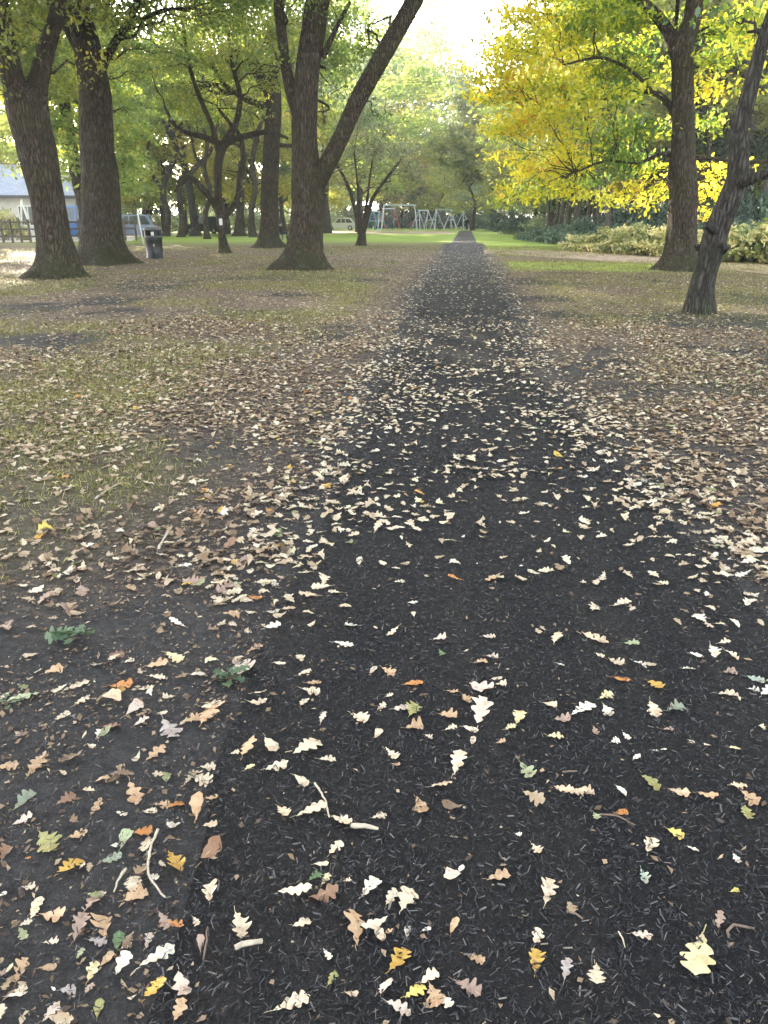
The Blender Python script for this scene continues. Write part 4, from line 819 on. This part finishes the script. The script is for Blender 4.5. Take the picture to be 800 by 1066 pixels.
# ------------------------------------------------------------------ bushes
M_bush = leaf_mat('bush_leaf_yellow', [(0, (.08, .13, .03)), (.35, (.24, .28, .07)), (.6, (.62, .58, .24)), (1, (.80, .70, .36))], .45)
M_bushd = leaf_mat('bush_leaf_dark', [(0, (.035, .07, .045)), (.5, (.09, .15, .09)), (1, (.2, .28, .16))], .4)
def bush_proto(seed, mat, w_, d_, h_, n, leaf=.13):
    q = np.random.default_rng(seed); parts = []; LP = []; LT = []
    for k in range(n):
        a = q.random()*6.283; rr = q.random()**.5; x_ = math.cos(a)*rr*w_; y_ = math.sin(a)*rr*d_; z = h_*(1-.65*rr**2)*(.35+.75*q.random())
        P, T, C_ = blob_leaves(np.array([x_, y_, max(.12, z)]), .32, q, sub=50, per=18, sg=.15, tvar=.25); P[:, 2] = np.maximum(P[:, 2], .02); LP.append(P); LT.append(T)
        Q, r = wander((x_*.4, y_*.4, -.05), (x_, y_, z), .02, .006, q, .15, 5); parts.append(tube(Q, r, 5, cap=False))
    V, F = cat_mesh(parts); W, F2, k = leaf_cloud(np.vstack(LP), leaf, q, LEAF4, .8); W[:, 2] = np.maximum(W[:, 2], .005)
    a = np_mesh('bush_stems', V, F); a.materials.append(M_bark_far); b = np_mesh('bush_leaves', W, F2, {'tint': np.repeat(np.concatenate(LT), k)}); b.materials.append(mat); return a, b
BP = [bush_proto(301, M_bush, 1.5, 1.1, 1.15, 26, .2), bush_proto(302, M_bush, 1.2, 1.0, 1.0, 22, .2), bush_proto(303, M_bushd, 1.6, 1.2, 1.1, 30, .16)]
def bush(pr, px, d, s, sz, label, group):
    p = PD(px, d); root = empty('bush', (p[0], p[1], 0), random.random()*6.28, label, 'bush', group); root.scale = (s, s, s*sz)
    for nm, me in zip(('stems', 'leaves'), BP[pr]):
        o = bpy.data.objects.new(nm, me); COL.objects.link(o); o.parent = root
O_ = ['first', 'second', 'third', 'fourth', 'fifth', 'sixth', 'seventh', 'eighth', 'ninth', 'tenth', 'eleventh', 'twelfth', 'thirteenth', 'fourteenth', 'fifteenth', 'sixteenth', 'seventeenth', 'eighteenth', 'nineteenth', 'twentieth']
for k, (px, d, s, sz) in enumerate([(606, 43, .7, .8), (620, 42, .85, .8), (636, 41, .95, .85), (650, 39.5, .95, .9), (664, 39, 1, .95), (680, 38, 1, .95), (697, 37, 1, .9)]):
    bush(k % 2, px, d, s, sz, f'{O_[k]} pale leaved bush from the left in the row behind the tall right oak', 'pale bushes left of the tall oak')
for k, (px, d, s, sz) in enumerate([(735, 37, .9, .8), (752, 36, 1, .8), (768, 34, 1.05, .85), (785, 33, 1.1, .9), (800, 34, 1.1, .9), (818, 33, 1.2, .9), (845, 32, 1.3, .9)]):
    bush((k+1) % 2, px, d, s, sz, f'{O_[k]} bright yellow green bush from the left behind the leaning tree', 'yellow green bushes behind the leaning tree')
for k, (px, d, s, sz) in enumerate([(556, 62, .9, .8), (572, 58, 1.0, .9), (588, 55, 1.1, .9), (602, 52, 1.2, 1.1), (616, 50, 1.1, 1.1), (632, 50, 1.2, 1.2), (650, 50, 1.3, 1.3), (670, 49, 1.4, 1.4), (692, 48, 1.4, 1.4), (730, 47, 1.4, 1.4), (760, 46, 1.5, 1.4), (790, 46, 1.5, 1.5), (540, 85, 1.3, 1.4), (525, 110, 1.6, 1.4)]):
    bush(2, px, d, s, sz, f'{O_[k]} dark green bush from the left at the foot of the right wood', 'dark bushes at the edge of the right wood')
hp = [(300, 135), (330, 135), (352, 140), (374, 142), (396, 142), (418, 142), (440, 142), (462, 142), (484, 140), (506, 138), (170, 120), (195, 120), (222, 122), (250, 124), (275, 128), (140, 115), (90, 110)]
for k, (px, d) in enumerate(sorted(hp)):
    bush(2, px, d, 2.6, 1.15, f'{O_[k]} bluish green hedge bush from the left along the far field edge', 'hedge bushes along the far field edge')
bush(0, 5, 66.5, .9, 1.75, 'rounded light green shrub standing against the cafe wall behind the rail fence', None)
# ------------------------------------------------------------------ litter bin
M_black = simple('black_plastic', (.012, .012, .012), .42, 0, .3, 9); M_greyp = simple('grey_hood', (.10, .105, .11), .45, 0, .2, 9)
M_white = simple('white_sticker', (.75, .75, .72), .5, 0, .1, 20); M_gold = simple('gold_mark', (.45, .42, .22), .5, 0, .1, 20); M_dark = simple('opening_dark', (.006, .006, .006), .8, 0, .1, 5)
B = G(162, 269.5); bz = empty('litter_bin', B, math.atan2(-B[0], B[1])*0+R(-4), 'black cylindrical litter bin with grey domed hood beside the massive oak', 'litter bin')
MB().lathe([(.33, 0), (.345, .01), (.345, .07), (.32, .09), (.33, .5), (.345, .80), (.35, .82)], seg=36).build('bin_body', M_black, bz)
MB().lathe([(.355, .81), (.362, .83), (.362, .86), (.35, .875)], seg=36).build('rim_band', M_greyp, bz)
mb = MB()
for k in range(4):
    a = math.pi/4+k*math.pi/2; mb.box((math.cos(a)*.31, math.sin(a)*.31, .98), (.05, .16, .24), a, 0, .008)
mb.lathe([(.30, .86), (.30, .875)], seg=30)
hood = mb.build('hood_pillars', M_black, bz)
MB().lathe([(.27, .87), (.27, 1.09)], seg=24).build('opening_shade_core', M_dark, bz)  # solid near-black core: shade inside the hood openings put into its colour
MB().lathe([(.365, 1.08), (.375, 1.095), (.37, 1.12), (.33, 1.17), (.25, 1.215), (.13, 1.245), (.02, 1.255)], seg=36).build('hood', M_greyp, bz)
fa = math.atan2(-B[1], -B[0])-R(-4)
def arc_panel(name, r_, a0, a1, z0, z1, mat, th=.004):
    V = []; n = 8
    for rr in (r_, r_+th):
        for z in (z0, z1):
            for k in range(n+1):
                a = a0+(a1-a0)*k/n; V.append((rr*math.cos(a), rr*math.sin(a), z))
    m = n+1; F = []
    for k in range(n):
        F += [(2*m+k, 2*m+k+1, 3*m+k+1, 3*m+k), (k+1, k, m+k, m+k+1), (m+k, m+k+1, 3*m+k+1, 3*m+k)[::-1], (k, k+1, 2*m+k+1, 2*m+k)]
    return MB().raw(V, F).build(name, mat, bz)
arc_panel('sticker', .345, fa-.22, fa+.10, .89, 1.03, M_white)
arc_panel('front_emblem', .338, fa-.10, fa+.06, .48, .58, M_gold)
arc_panel('front_stripe', .350, fa-.9, fa+.9, .755, .775, M_greyp)

# ------------------------------------------------------------------ notice on the gnarled tree
Bn = G(234, 264); P_, _ = in_plane(230, 231, Bn); dn = Bn/np.linalg.norm(Bn)
P_ = P_-dn*.30
mb = MB(); mb.box((0, 0, 0), (.15, .012, .28), 0, 0, .003); o = mb.build('paper_notice', M_white); o.location = P_; o.rotation_euler = (0, 0, math.atan2(Bn[0], Bn[1])*-1)
tag(o, 'small white paper notice fixed to the gnarled tree trunk', 'notice')

# ------------------------------------------------------------------ leaning white post by the bin
M_wpost = simple('white_paint', (.72, .72, .68), .6, 0, .12, 8)
p = PD(147.5, 52); mb = MB(); V, F = tube([(0, 0, -.2), (-.12, 0, 1.0), (-.2, 0, 1.9)], [.05, .048, .046], 10); mb.raw(V, F, 0, True); V, F = tube([(-.2, 0, 1.9), (-.205, 0, 1.95)], [.055, .03], 10); mb.raw(V, F, 0, True)
o = mb.build('marker_post', M_wpost); o.location = (p[0], p[1], 0); tag(o, 'thin leaning white post just behind the bin', 'post')

# ------------------------------------------------------------------ timber rail fence
M_wood = simple('weathered_timber', (.13, .10, .075), .85, 0, .35, 14)
M_pave = simple('pale_paving', (.55, .50, .42), .9, 0, .12, 3)
def fence(x0, x1, d0, d1, n, label):
    a = PD(x0, d0); b = PD(x1, d1); root = empty('rail_fence', (a[0], a[1], 0), 0, label, 'fence', None)
    for k in range(n):
        q = (b-a)*k/(n-1); mb = MB(); mb.box((q[0], q[1], .66), (.13, .13, 1.55), .1*k, 0, .012); mb.box((q[0], q[1], 1.46), (.15, .15, .05), .1*k, 0, .01); mb.build('post', M_wood, root)
    ang = math.atan2(b[1]-a[1], b[0]-a[0]); L = float(np.linalg.norm(b-a)); m = (b-a)/2
    for z in (1.30, .86, .40): MB().box((m[0], m[1], z), (L, .05, .11), ang, 0, .006).build('rail', M_wood, root)
fence(-90, 38, 60, 60, 14, 'weathered timber post and rail fence at far left before the cafe')
fence(55, 140, 60, 63, 8, 'timber rail fence between the two big left oaks in front of the blue van')

# ------------------------------------------------------------------ cafe building
M_slate = NT('slate_roof'); t = M_slate; c = t.coord()
br = t.n('ShaderNodeTexBrick', {'Scale': 1.0, 'Mortar Size': .012, 'Color1': (.26, .31, .43, 1), 'Color2': (.36, .41, .54, 1), 'Mortar': (.10, .11, .13, 1)}); br.inputs['Brick Width'].default_value = .5; br.inputs['Row Height'].default_value = .28
t.i(br, 'Vector', c); M_slate = t.done(t.mix(.3, br.outputs[0], t.ramp(t.noise(c, 2, 5), [(.3, (.2, .22, .27)), (.7, (.36, .38, .44))])), .5, t.bump(br.outputs[1], .4, .01))
M_render = simple('cream_render', (.55, .52, .46), .9, 0, .12, 3); M_glass = simple('dark_glass', (.03, .04, .05), .08, 0, .3, 2, .8); M_fascia = simple('dark_fascia', (.05, .05, .055), .6, 0, .2, 4)
ca = PD(-30, 80); cafe = empty('cafe_building', (ca[0], ca[1], 0), R(14), 'low cream walled building with blue grey slate roof behind the left oaks', 'building')
W_, D_, EH, RH = 19.6, 9.0, 3.3, 5.9
MB().box((0, 0, EH/2), (W_, D_, EH)).build('wall', M_render, cafe)
mb = MB()
V = [(-W_/2-.6, -D_/2-.7, EH-.1), (W_/2+.6, -D_/2-.7, EH-.1), (W_/2+.6, D_/2+.7, EH-.1), (-W_/2-.6, D_/2+.7, EH-.1), (-W_/2+2.5, 0, RH), (W_/2-2.5, 0, RH)]
mb.raw(V, [(0, 1, 5, 4), (2, 3, 4, 5), (1, 2, 5), (3, 0, 4), (3, 2, 1, 0)]); rf = mb.build('roof', M_slate, cafe)
MB().box((0, 0, RH+.02), (W_-5, .22, .12), 0, 0, .02).build('ridge', M_fascia, rf)
MB().box((0, -D_/2-.72, EH-.12), (W_+1.3, .06, .24)).build('gutter', M_fascia, rf)
for k in range(6):
    x_ = -W_/2+1.8+k*2.8; f = MB().box((x_, -D_/2-.005, 1.75), (1.5, .06, 1.6)).build('window', M_wpost, cafe)
    MB().box((x_-.36, -D_/2-.04, 1.75), (.62, .02, 1.4)).box((x_+.36, -D_/2-.04, 1.75), (.62, .02, 1.4)).build('pane', M_glass, f)
for k in range(5): MB().bar((-W_/2+1+k*4, -D_/2-.6, 0), (-W_/2+1+k*4, -D_/2-.6, EH-.12), .08).build('canopy_post', M_wpost, cafe)
p = PD(30, 69); mb = MB(); mb.bar((-.35, 0, 2.9), (.25, 0, 0), .09); mb.bar((-.35, 0, 2.9), (-.8, 0, 0), .07); mb.bar((-.6, 0, 1.3), (.0, 0, 1.3), .04); o = mb.build('sign_frame', M_wpost); o.location = (p[0], p[1], 0); tag(o, 'tall white slanting frame in front of the cafe wall, left of the forked oak', 'frame')
a = PD(-80, 62); b = PD(135, 62); a2 = PD(-80, 84); b2 = PD(150, 95)
o = link('car_park', np_mesh('car_park', [(a[0], a[1], .02), (b[0], b[1], .02), (b2[0], b2[1], .02), (a2[0], a2[1], .02)], [(0, 1, 2, 3)]), M_pave); tag(o, 'pale paved forecourt of the cafe', 'paving', kind='structure')

# ------------------------------------------------------------------ vehicles
M_tyre = simple('tyre', (.02, .02, .02), .8); M_rim = simple('alloy', (.5, .5, .52), .3, .8, .1); M_lamp = simple('lamp_glass', (.7, .7, .68), .15)
def paint(nm, c): 
    t = NT(nm); n = t.noise(t.coord(), 3, 3); return t.done(t.ramp(n, [(.3, tuple(x*.9 for x in c)), (.7, c)]), .25, None, .3, .6)
def car(name, loc, rz, L, W, Ht, hood, roof0, roof1, col, label, cat, wheel=.33):
    """side profile: nose at +x; hood height fraction, roof start/end along x"""
    root = empty(name, (loc[0], loc[1], 0), rz, label, cat, 'vehicles parked beyond the trees')
    zb = .22; belt = Ht*hood; h = L/2
    prof = [(-h, zb+.12), (-h+.06, belt-.12), (-h+.12, belt+.02), (h-1.0, belt), (h-.25, belt-.16), (h-.02, belt-.42), (h, zb+.15), (h-.12, zb), (-h+.12, zb)]
    def extr(pr, w0, w1=None, zt=None):
        bm2 = MB(); n = len(pr); V = []
        for s in (-1, 1):
            for (x_, z_) in pr:
                w_ = w0 if (w1 is None) else w0+(w1-w0)*max(0, (z_-belt))/(Ht-belt); V.append((x_, s*w_/2, z_))
        F = [tuple(range(n))[::-1], tuple(range(n, 2*n))]+[(k, (k+1) % n, n+(k+1) % n, n+k) for k in range(n)]
        bm2.raw(V, F); bmesh.ops.bevel(bm2.bm, geom=bm2.bm.edges[:], offset=.035, segments=2, affect='EDGES'); return bm2
    extr(prof, W).build('body', col, root)
    cab = [(-h+.10, belt-.03), (roof0, Ht-.04), (roof0+.3, Ht), (roof1-.25, Ht), (roof1, Ht-.06), (roof1+.75, belt-.03)]
    cb = extr(cab, W-.06, W*.78).build('cabin', col, root)
    for s in (-1, 1):
        zt = Ht-.12; zz = belt+.04; yb = (W-.06)/2; k_ = lambda z: s*((W-.06+(W*.78-W+.06)*(z-belt)/(Ht-belt))/2+.012)
        xs = [(-h+.35, roof0+.2), (roof0+.85, roof0+.85), ((roof0+roof1)/2+.5, (roof0+roof1)/2+.5), (roof1+.5, roof1-.12)]
        for q in range(3):
            x0, x0t = xs[q]; x1, x1t = xs[q+1]; g = .05
            MB().raw([(x0+g, k_(zz), zz), (x1-g, k_(zz), zz), (x1t-g, k_(zt), zt), (x0t+g, k_(zt), zt)], [(0, 1, 2, 3)] if s < 0 else [(3, 2, 1, 0)]).build('side_window', M_glass, cb)
    wv = lambda z: (W-.06+(W*.78-W+.06)*(z-belt)/(Ht-belt))/2-.1
    z0, z1 = belt+.03, Ht-.10; fx = lambda z: roof1+.75-(z-belt+.03)/(Ht-.06-belt+.03)*.75+.015
    MB().raw([(fx(z0), -wv(z0), z0), (fx(z0), wv(z0), z0), (fx(z1), wv(z1), z1), (fx(z1), -wv(z1), z1)], [(0, 1, 2, 3)]).build('windscreen', M_glass, cb)
    rx_ = lambda z: -h+.10+(z-belt+.03)/(Ht-.04-belt+.03)*(roof0+h-.10)-.015
    MB().raw([(rx_(z0), -wv(z0), z0), (rx_(z1), -wv(z1), z1), (rx_(z1), wv(z1), z1), (rx_(z0), wv(z0), z0)], [(0, 1, 2, 3)]).build('rear_window', M_glass, cb)
    for x_ in (-h+.8, h-.85):
        for s in (-1, 1):
            V, F = tube([(x_, s*(W/2-.17), wheel), (x_, s*(W/2+.02), wheel)], [wheel, wheel], 22); wh = MB().raw(V, F).build('wheel', M_tyre, root)
            V, F = tube([(x_, s*(W/2-.02), wheel), (x_, s*(W/2+.03), wheel)], [wheel*.6, wheel*.5], 14); MB().raw(V, F).build('rim', M_rim, wh)
    for s in (-1, 1):
        MB().box((h-.06, s*(W/2-.25), belt-.30), (.12, .34, .14), 0, 0, .02).build('headlight', M_lamp, root)
        MB().box((-h+.02, s*(W/2-.16), belt-.2), (.08, .16, .26), 0, 0, .02).build('tail_light', M_red, root)
        MB().box((roof1+.45, s*(W/2+.08), belt+.06), (.10, .18, .13), 0, 0, .02).build('mirror', col, root)
    return root
M_red = simple('red_plastic', (.45, .03, .02), .35)
P_blue = paint('blue_paint', (.05, .14, .38)); P_grey = paint('grey_blue_paint', (.20, .24, .36)); P_silver = paint('silver_paint', (.62, .64, .66)); P_dk = paint('dark_paint', (.05, .055, .065))
car('parked_van', PD(74, 68), R(165), 4.8, 1.95, 2.45, .50, -2.0, .95, P_blue, 'bright blue van seen between the two big left oaks', 'van', .36)
car('parked_car', PD(135, 72), R(190), 4.5, 1.85, 1.85, .56, -1.7, .45, P_grey, 'grey blue tall car parked just left of the bin', 'car', .36)
car('parked_car', PD(213, 92), R(175), 4.3, 1.8, 1.75, .58, -1.7, .35, P_dk, 'dark car parked far off between the leaning trunks', 'car')
car('parked_car', PD(355, 118), R(182), 4.4, 1.8, 1.65, .58, -1.6, .35, P_silver, 'whitish car at the far field edge right of the largest oak', 'car')
car('parked_car', PD(15, 76), R(178), 4.4, 1.8, 1.6, .58, -1.6, .35, P_dk, 'dark car parked against the cafe behind the rail fence', 'car')

# ------------------------------------------------------------------ swings and climbing frames
M_pole = simple('pale_blue_steel', (.50, .56, .62), .35, .2, .1); M_chain = simple('chain_steel', (.35, .36, .38), .4, .7); M_rub = simple('black_rubber', (.02, .02, .022), .8); M_redp = simple('red_steel', (.55, .12, .08), .4)
def swing(px, d, W, H, rz, label, cross=False, seat=2, legc=None):
    p = PD(px, d); root = empty('swing_frame' if seat else 'climbing_frame', (p[0], p[1], 0), rz, label, 'swing' if seat else 'climbing frame', 'play equipment on the far field')
    for s in (-1, 1):
        for q in (-1, 1):
            MB().bar((s*(W/2-.05), q*.05, H), (s*(W/2+(.55 if cross else .35)), q*H*.42, 0), .06).build('leg', legc or M_pole, root)
        MB().bar((s*(W/2+.2), -H*.19, H*.5), (s*(W/2+.2), H*.19, H*.5), .05).build('brace', M_pole, root)
    if cross:
        for s in (-1, 1):
            MB().bar((s*W/2, 0, H), (-s*W/2*.2+s*.1, -.3, 0), .06).build('leg', M_pole, root)
    MB().bar((-W/2-.1, 0, H), (W/2+.1, 0, H), .095).build('top_bar', M_pole, root)
    for k in range(seat):
        x_ = -W/2+W*(k+.75)/(seat+.5); st = MB().box((x_, 0, .55), (.46, .18, .04), 0, 0, .01).build('seat', M_rub, root)
        for s in (-1, 1): MB().bar((x_+s*.2, 0, .57), (x_+s*.22, 0, H-.08), .02, 5).build('chain', M_chain, st)
swing(416, 122, 4.6, 3.4, R(4), 'wide pale swing frame, leftmost and largest on the far playground')
swing(441, 126, 1.8, 2.7, R(40), 'narrow leaning pale frame in the middle of the far playground', True, 1)
swing(462, 124, 2.4, 2.8, R(20), 'pale crossed pole climbing frame left of the path end', True, 0)
swing(476, 128, 2.2, 2.7, R(-25), 'crossed pole climbing frame nearest to the path end', True, 0)
swing(392, 118, 2.4, 2.5, R(75), 'low blue braced frame beside the many stemmed tree', True, 0, simple('blue_steel', (.12, .32, .62), .4))
swing(405, 128, 2.0, 3.0, R(30), 'pale frame with red legs beneath the wide swing bar', False, 1, M_redp)

# ------------------------------------------------------------------ people
M_skin = simple('skin', (.5, .33, .25), .6, 0, .1); M_hair = simple('dark_hair', (.03, .022, .018), .7)
def cloth(n, c): return simple(n, c, .9, 0, .2, 12, .2)
def person(loc, rz, pose, jacket, trouser, label, H=1.7, group='people far off in the park'):
    k = H/1.75
    if pose == 'sit':
        J = {'pel': (0, 0, .50), 'ch': (0, -.03, .80), 'nk': (0, -.01, 1.02), 'hd': (0, .05, 1.14), 'top': (0, .06, 1.27),
             'sl': (-.19, -.02, .96), 'el': (-.25, .10, .72), 'hl': (-.13, .33, .62), 'sr': (.19, -.02, .96), 'er': (.25, .10, .72), 'hr': (.13, .33, .62),
             'hpl': (-.10, .03, .49), 'kl': (-.13, .46, .50), 'al': (-.13, .46, .09), 'tl': (-.14, .60, .04), 'hpr': (.10, .03, .49), 'kr': (.13, .46, .50), 'ar': (.13, .42, .09), 'tr': (.14, .56, .04)}
    else:
        s = .16 if pose == 'walk' else .03
        J = {'pel': (0, 0, .95), 'ch': (0, 0, 1.25), 'nk': (0, .0, 1.48), 'hd': (0, .03, 1.60), 'top': (0, .03, 1.73),
             'sl': (-.20, 0, 1.41), 'el': (-.27, -.04-s*.6, 1.13), 'hl': (-.26, .06-s, .88), 'sr': (.20, 0, 1.41), 'er': (.27, -.04+s*.6, 1.13), 'hr': (.26, .10+s, .90),
             'hpl': (-.10, 0, .92), 'kl': (-.11, s+.02, .50), 'al': (-.11, s-.02, .08), 'tl': (-.12, s+.14, .03), 'hpr': (.10, 0, .92), 'kr': (.11, -s*.5+.02, .50), 'ar': (.11, -s*1.3, .09), 'tr': (.12, -s*1.3+.15, .04)}
    Rd = {'pel': .155, 'ch': .165, 'nk': .058, 'hd': .095, 'top': .07, 'sl': .075, 'el': .05, 'hl': .035, 'sr': .075, 'er': .05, 'hr': .035, 'hpl': .10, 'kl': .062, 'al': .042, 'tl': .035, 'hpr': .10, 'kr': .062, 'ar': .042, 'tr': .035}
    E = [('pel', 'ch'), ('ch', 'nk'), ('nk', 'hd'), ('hd', 'top'), ('ch', 'sl'), ('sl', 'el'), ('el', 'hl'), ('ch', 'sr'), ('sr', 'er'), ('er', 'hr'), ('pel', 'hpl'), ('hpl', 'kl'), ('kl', 'al'), ('al', 'tl'), ('pel', 'hpr'), ('hpr', 'kr'), ('kr', 'ar'), ('ar', 'tr')]
    names = list(J); me = bpy.data.meshes.new('sk'); me.from_pydata([tuple(c_*k for c_ in J[n]) for n in names], [(names.index(a), names.index(b)) for a, b in E], [])
    ob = bpy.data.objects.new('tmp', me); COL.objects.link(ob); ob.modifiers.new('s', 'SKIN'); ob.modifiers['s'].use_smooth_shade = True
    sv = me.skin_vertices[0].data
    for n, v in zip(names, sv): v.radius = (Rd[n]*k, Rd[n]*k*(.72 if n in ('pel', 'ch') else 1)); v.use_root = (n == 'pel')
    ss_ = ob.modifiers.new('u', 'SUBSURF'); ss_.levels = 2
    dg = bpy.context.evaluated_depsgraph_get(); m2 = bpy.data.meshes.new_from_object(ob.evaluated_get(dg)); bpy.data.objects.remove(ob)
    root = empty('person', (loc[0], loc[1], 0), rz, label, 'person', group)
    nk = J['nk'][2]*k; wz = (J['pel'][2]+.0)*k
    body = link('body', m2, [M_skin, jacket, trouser], root)
    for p_ in m2.polygons:
        c_ = p_.center; p_.use_smooth = True
        hand = min((c_-Vector(J[h])*k).length for h in ('hl', 'hr')) < .055*k
        if c_.z > nk-.01 or hand: p_.material_index = 0
        elif c_.z > wz+.0 and not (pose == 'sit' and c_.y > .2 and c_.z < .56*k): p_.material_index = 1
        else: p_.material_index = 2
    hb = bmesh.new(); bmesh.ops.create_icosphere(hb, subdivisions=3, radius=.112*k)
    bmesh.ops.delete(hb, geom=[v for v in hb.verts if v.co.y > .035*k and v.co.z < .05*k or v.co.z < -.08*k], context='VERTS')
    hm = bpy.data.meshes.new('hair'); hb.to_mesh(hm); hb.free(); ho = link('hair', hm, M_hair, body); ho.location = (0, (J['hd'][1]-.005)*k, (J['hd'][2]+.05)*k)
    return root
c1 = cloth('black_coat', (.02, .02, .024)); c2 = cloth('dark_trousers', (.03, .032, .045)); c3 = cloth('pale_coat', (.5, .5, .48)); c4 = cloth('red_coat', (.4, .06, .05)); c5 = cloth('blue_coat', (.06, .12, .3)); c6 = cloth('grey_top', (.25, .26, .28))
person(PD(518.5, 108), R(190), 'stand', c1, c2, 'person in black coat standing just right of the thin trunk at the path end', 1.78)
person(PD(522.5, 108.5), R(150), 'stand', c3, c2, 'person in pale coat standing right beside the one in black', 1.68)
person(PD(486.5, 120), R(160), 'walk', c1, c2, 'person in dark clothes walking left of the path end', 1.7)
person(PD(428, 116), R(200), 'walk', c4, c2, 'child in red top near the legs of the wide swing', 1.2)
person(PD(409, 121), R(180), 'walk', c5, c2, 'child in blue top under the wide swing bar', 1.3)
person(PD(458, 119), R(170), 'stand', c6, c2, 'person in grey top standing at the crossed pole frame', 1.65)
pb = PD(291.8, 62)
person(pb, R(-75), 'sit', c1, c2, 'person in dark jacket seated on a bench between the two thick trunks', 1.75, None)
bn = empty('park_bench', (pb[0], pb[1], 0), R(-75), 'dark timber bench half hidden between the two thick central trunks', 'bench')
for k in range(3): MB().box((0, -.12+k*.13, .41), (1.5, .11, .035), 0, 0, .006).build('seat_slat', M_wood, bn)
for k in range(2): MB().box((0, -.25, .62+k*.16), (1.5, .03, .11), 0, 0, .006).build('back_slat', M_wood, bn)
for s in (-1, 1):
    MB().box((s*.6, .12, .2), (.06, .06, .40), 0, 0, .006).build('leg', M_wood, bn); MB().box((s*.6, -.225, .42), (.06, .05, .86), 0, 0, .006).build('leg', M_wood, bn)

# ------------------------------------------------------------------ twigs and green sprigs in the foreground
M_twig = simple('pale_twig', (.45, .38, .28), .8, 0, .3, 50); M_twigd = simple('brown_twig', (.16, .11, .08), .8, 0, .3, 50)
def twig(pts, wpx, mat, label):
    P = np.array([G(*p) for p in pts]); D = np.linalg.norm(P[0]-CAMP); r = wpx/2*D/800*.95
    P[:, 2] = MULCH_Z+r; P[len(P)//2, 2] += .006
    P2, rr = smooth_path(P, np.linspace(r, r*.6, len(P)), .012); q = np.random.default_rng(int(pts[0][0])); P2[:, :2] += q.normal(0, .0009, (len(P2), 2)); rr = rr*(1+.12*q.normal(0, 1, len(rr)))
    V, F = tube(P2, np.abs(rr), 8); c0 = P[0].copy(); V = V-c0; o = link('twig', np_mesh('twig', V, F, None, True), mat); o.location = c0; tag(o, label, 'twig', 'twigs lying on the ground')
twig([(246, 996), (260, 993), (274, 989)], 6.5, M_twig, 'short thick pale stick on the path near the bottom edge'); twig([(366, 868), (380, 870), (394, 871)], 5, M_twig, 'pale straight stick touching the cream leaves on the path')
twig([(328, 822), (337, 836), (341, 848), (343, 858)], 2.6, M_twig, 'thin curved pale twig above the large cream leaves'); twig([(165, 871), (157, 895), (156, 918), (163, 930), (173, 942)], 2.6, M_twig, 'long hooked twig among tan leaves at lower left')
twig([(133, 912), (126, 923), (120, 936)], 2.4, M_twig, 'short thin twig left of the long hooked twig'); twig([(757, 984), (756, 978), (762, 973), (772, 973), (783, 975)], 3, M_twigd, 'bent brown twig right of the big yellowish leaf'); twig([(585, 810), (600, 811), (594, 811)][:2], 2, M_twigd, 'thin brown twig lying flat on the mid path')
twig([(590, 957), (598, 962), (606, 965)], 3, M_twigd, 'thick brown stub of stick on the path'); twig([(643, 978), (647, 987), (650, 994)], 1.8, M_twig, 'tiny straight straw left of the big yellowish leaf'); twig([(624, 855), (640, 858), (660, 866)], 2, M_twigd, 'thin twig running beside the small orange leaf')
twig([(213, 1006), (216, 990), (217, 973)], 2.4, M_twigd, 'straight brown stalk standing out near the left bottom of the path'); twig([(100, 524), (112, 516), (124, 508)], 2.5, M_twig, 'forked pale stick in the litter near the left edge'); twig([(165, 578), (172, 566), (180, 553)], 2.8, M_twig, 'bleached stick in the litter on bare earth')
M_sprig = leaf_mat('sprig_leaf', [(0, (.04, .08, .035)), (.5, (.08, .14, .06)), (1, (.18, .25, .13))], .3, .04)
def sprig(px, py_, rad_px, n, seed, label):
    c0 = G(px, py_); q = np.random.default_rng(seed); s = np.linalg.norm(c0-CAMP)/800*rad_px; z0 = float(Hg(c0[0], c0[1])); root = empty('oak_sprig', (c0[0], c0[1], z0), 0, label, 'sprig', 'green sprigs lying in the litter')
    parts = []
    for k in range(n):
        sh = leaf_shape([0, 1, 3][k % 3], q.normal(.2, .3), q.normal(-.2, .3), q.normal(0, .2), q); a = k*6.283/n*1.7+q.random(); L = s*(.55+.45*q.random()); rr = s*.45*(.6+.7*q.random())
        W = place(sh[0], np.array([math.cos(a)*rr]), np.array([math.sin(a)*rr]), np.array([.008+.035*q.random()]), np.array([L]), np.array([a]), q.normal(.05, .25, 1), q.normal(0, .3, 1))[0]
        o = link('leaf', np_mesh('sprig_leaf', W, sh[1], {'tint': np.full(len(W), q.random())}, True), M_sprig, root)
        st, r_ = smooth_path([(0, 0, .01), (math.cos(a)*rr*.4, math.sin(a)*rr*.4, .025), (math.cos(a)*rr*.7, math.sin(a)*rr*.7, .02)], [.0015, .0013, .001], .02); V, F = tube(st, r_, 5); link('stalk', np_mesh('stalk', V, F), M_twigd, o)
sprig(76, 672, 26, 9, 5, 'dark green leafy sprig in the litter, farther of two'); sprig(241, 712, 21, 8, 9, 'green leafy sprig in the litter at the path edge'); sprig(8, 740, 16, 4, 12, 'pale green sprig at the left edge of the bare earth')

# ------------------------------------------------------------------ haze
if HAZE > 0:
    t = NT('park_air'); v = t.n('ShaderNodeVolumePrincipled', {'Density': HAZE, 'Color': (.93, .97, 1, 1), 'Anisotropy': .35}); t.t.links.new(v.outputs[0], t.out.inputs['Volume'])
    o = MB().box((-20, 95, 14.5), (300, 330, 31)).build('haze', t.m); tag(o, 'thin pale air haze', 'haze', kind='stuff')
bpy.context.view_layer.update()
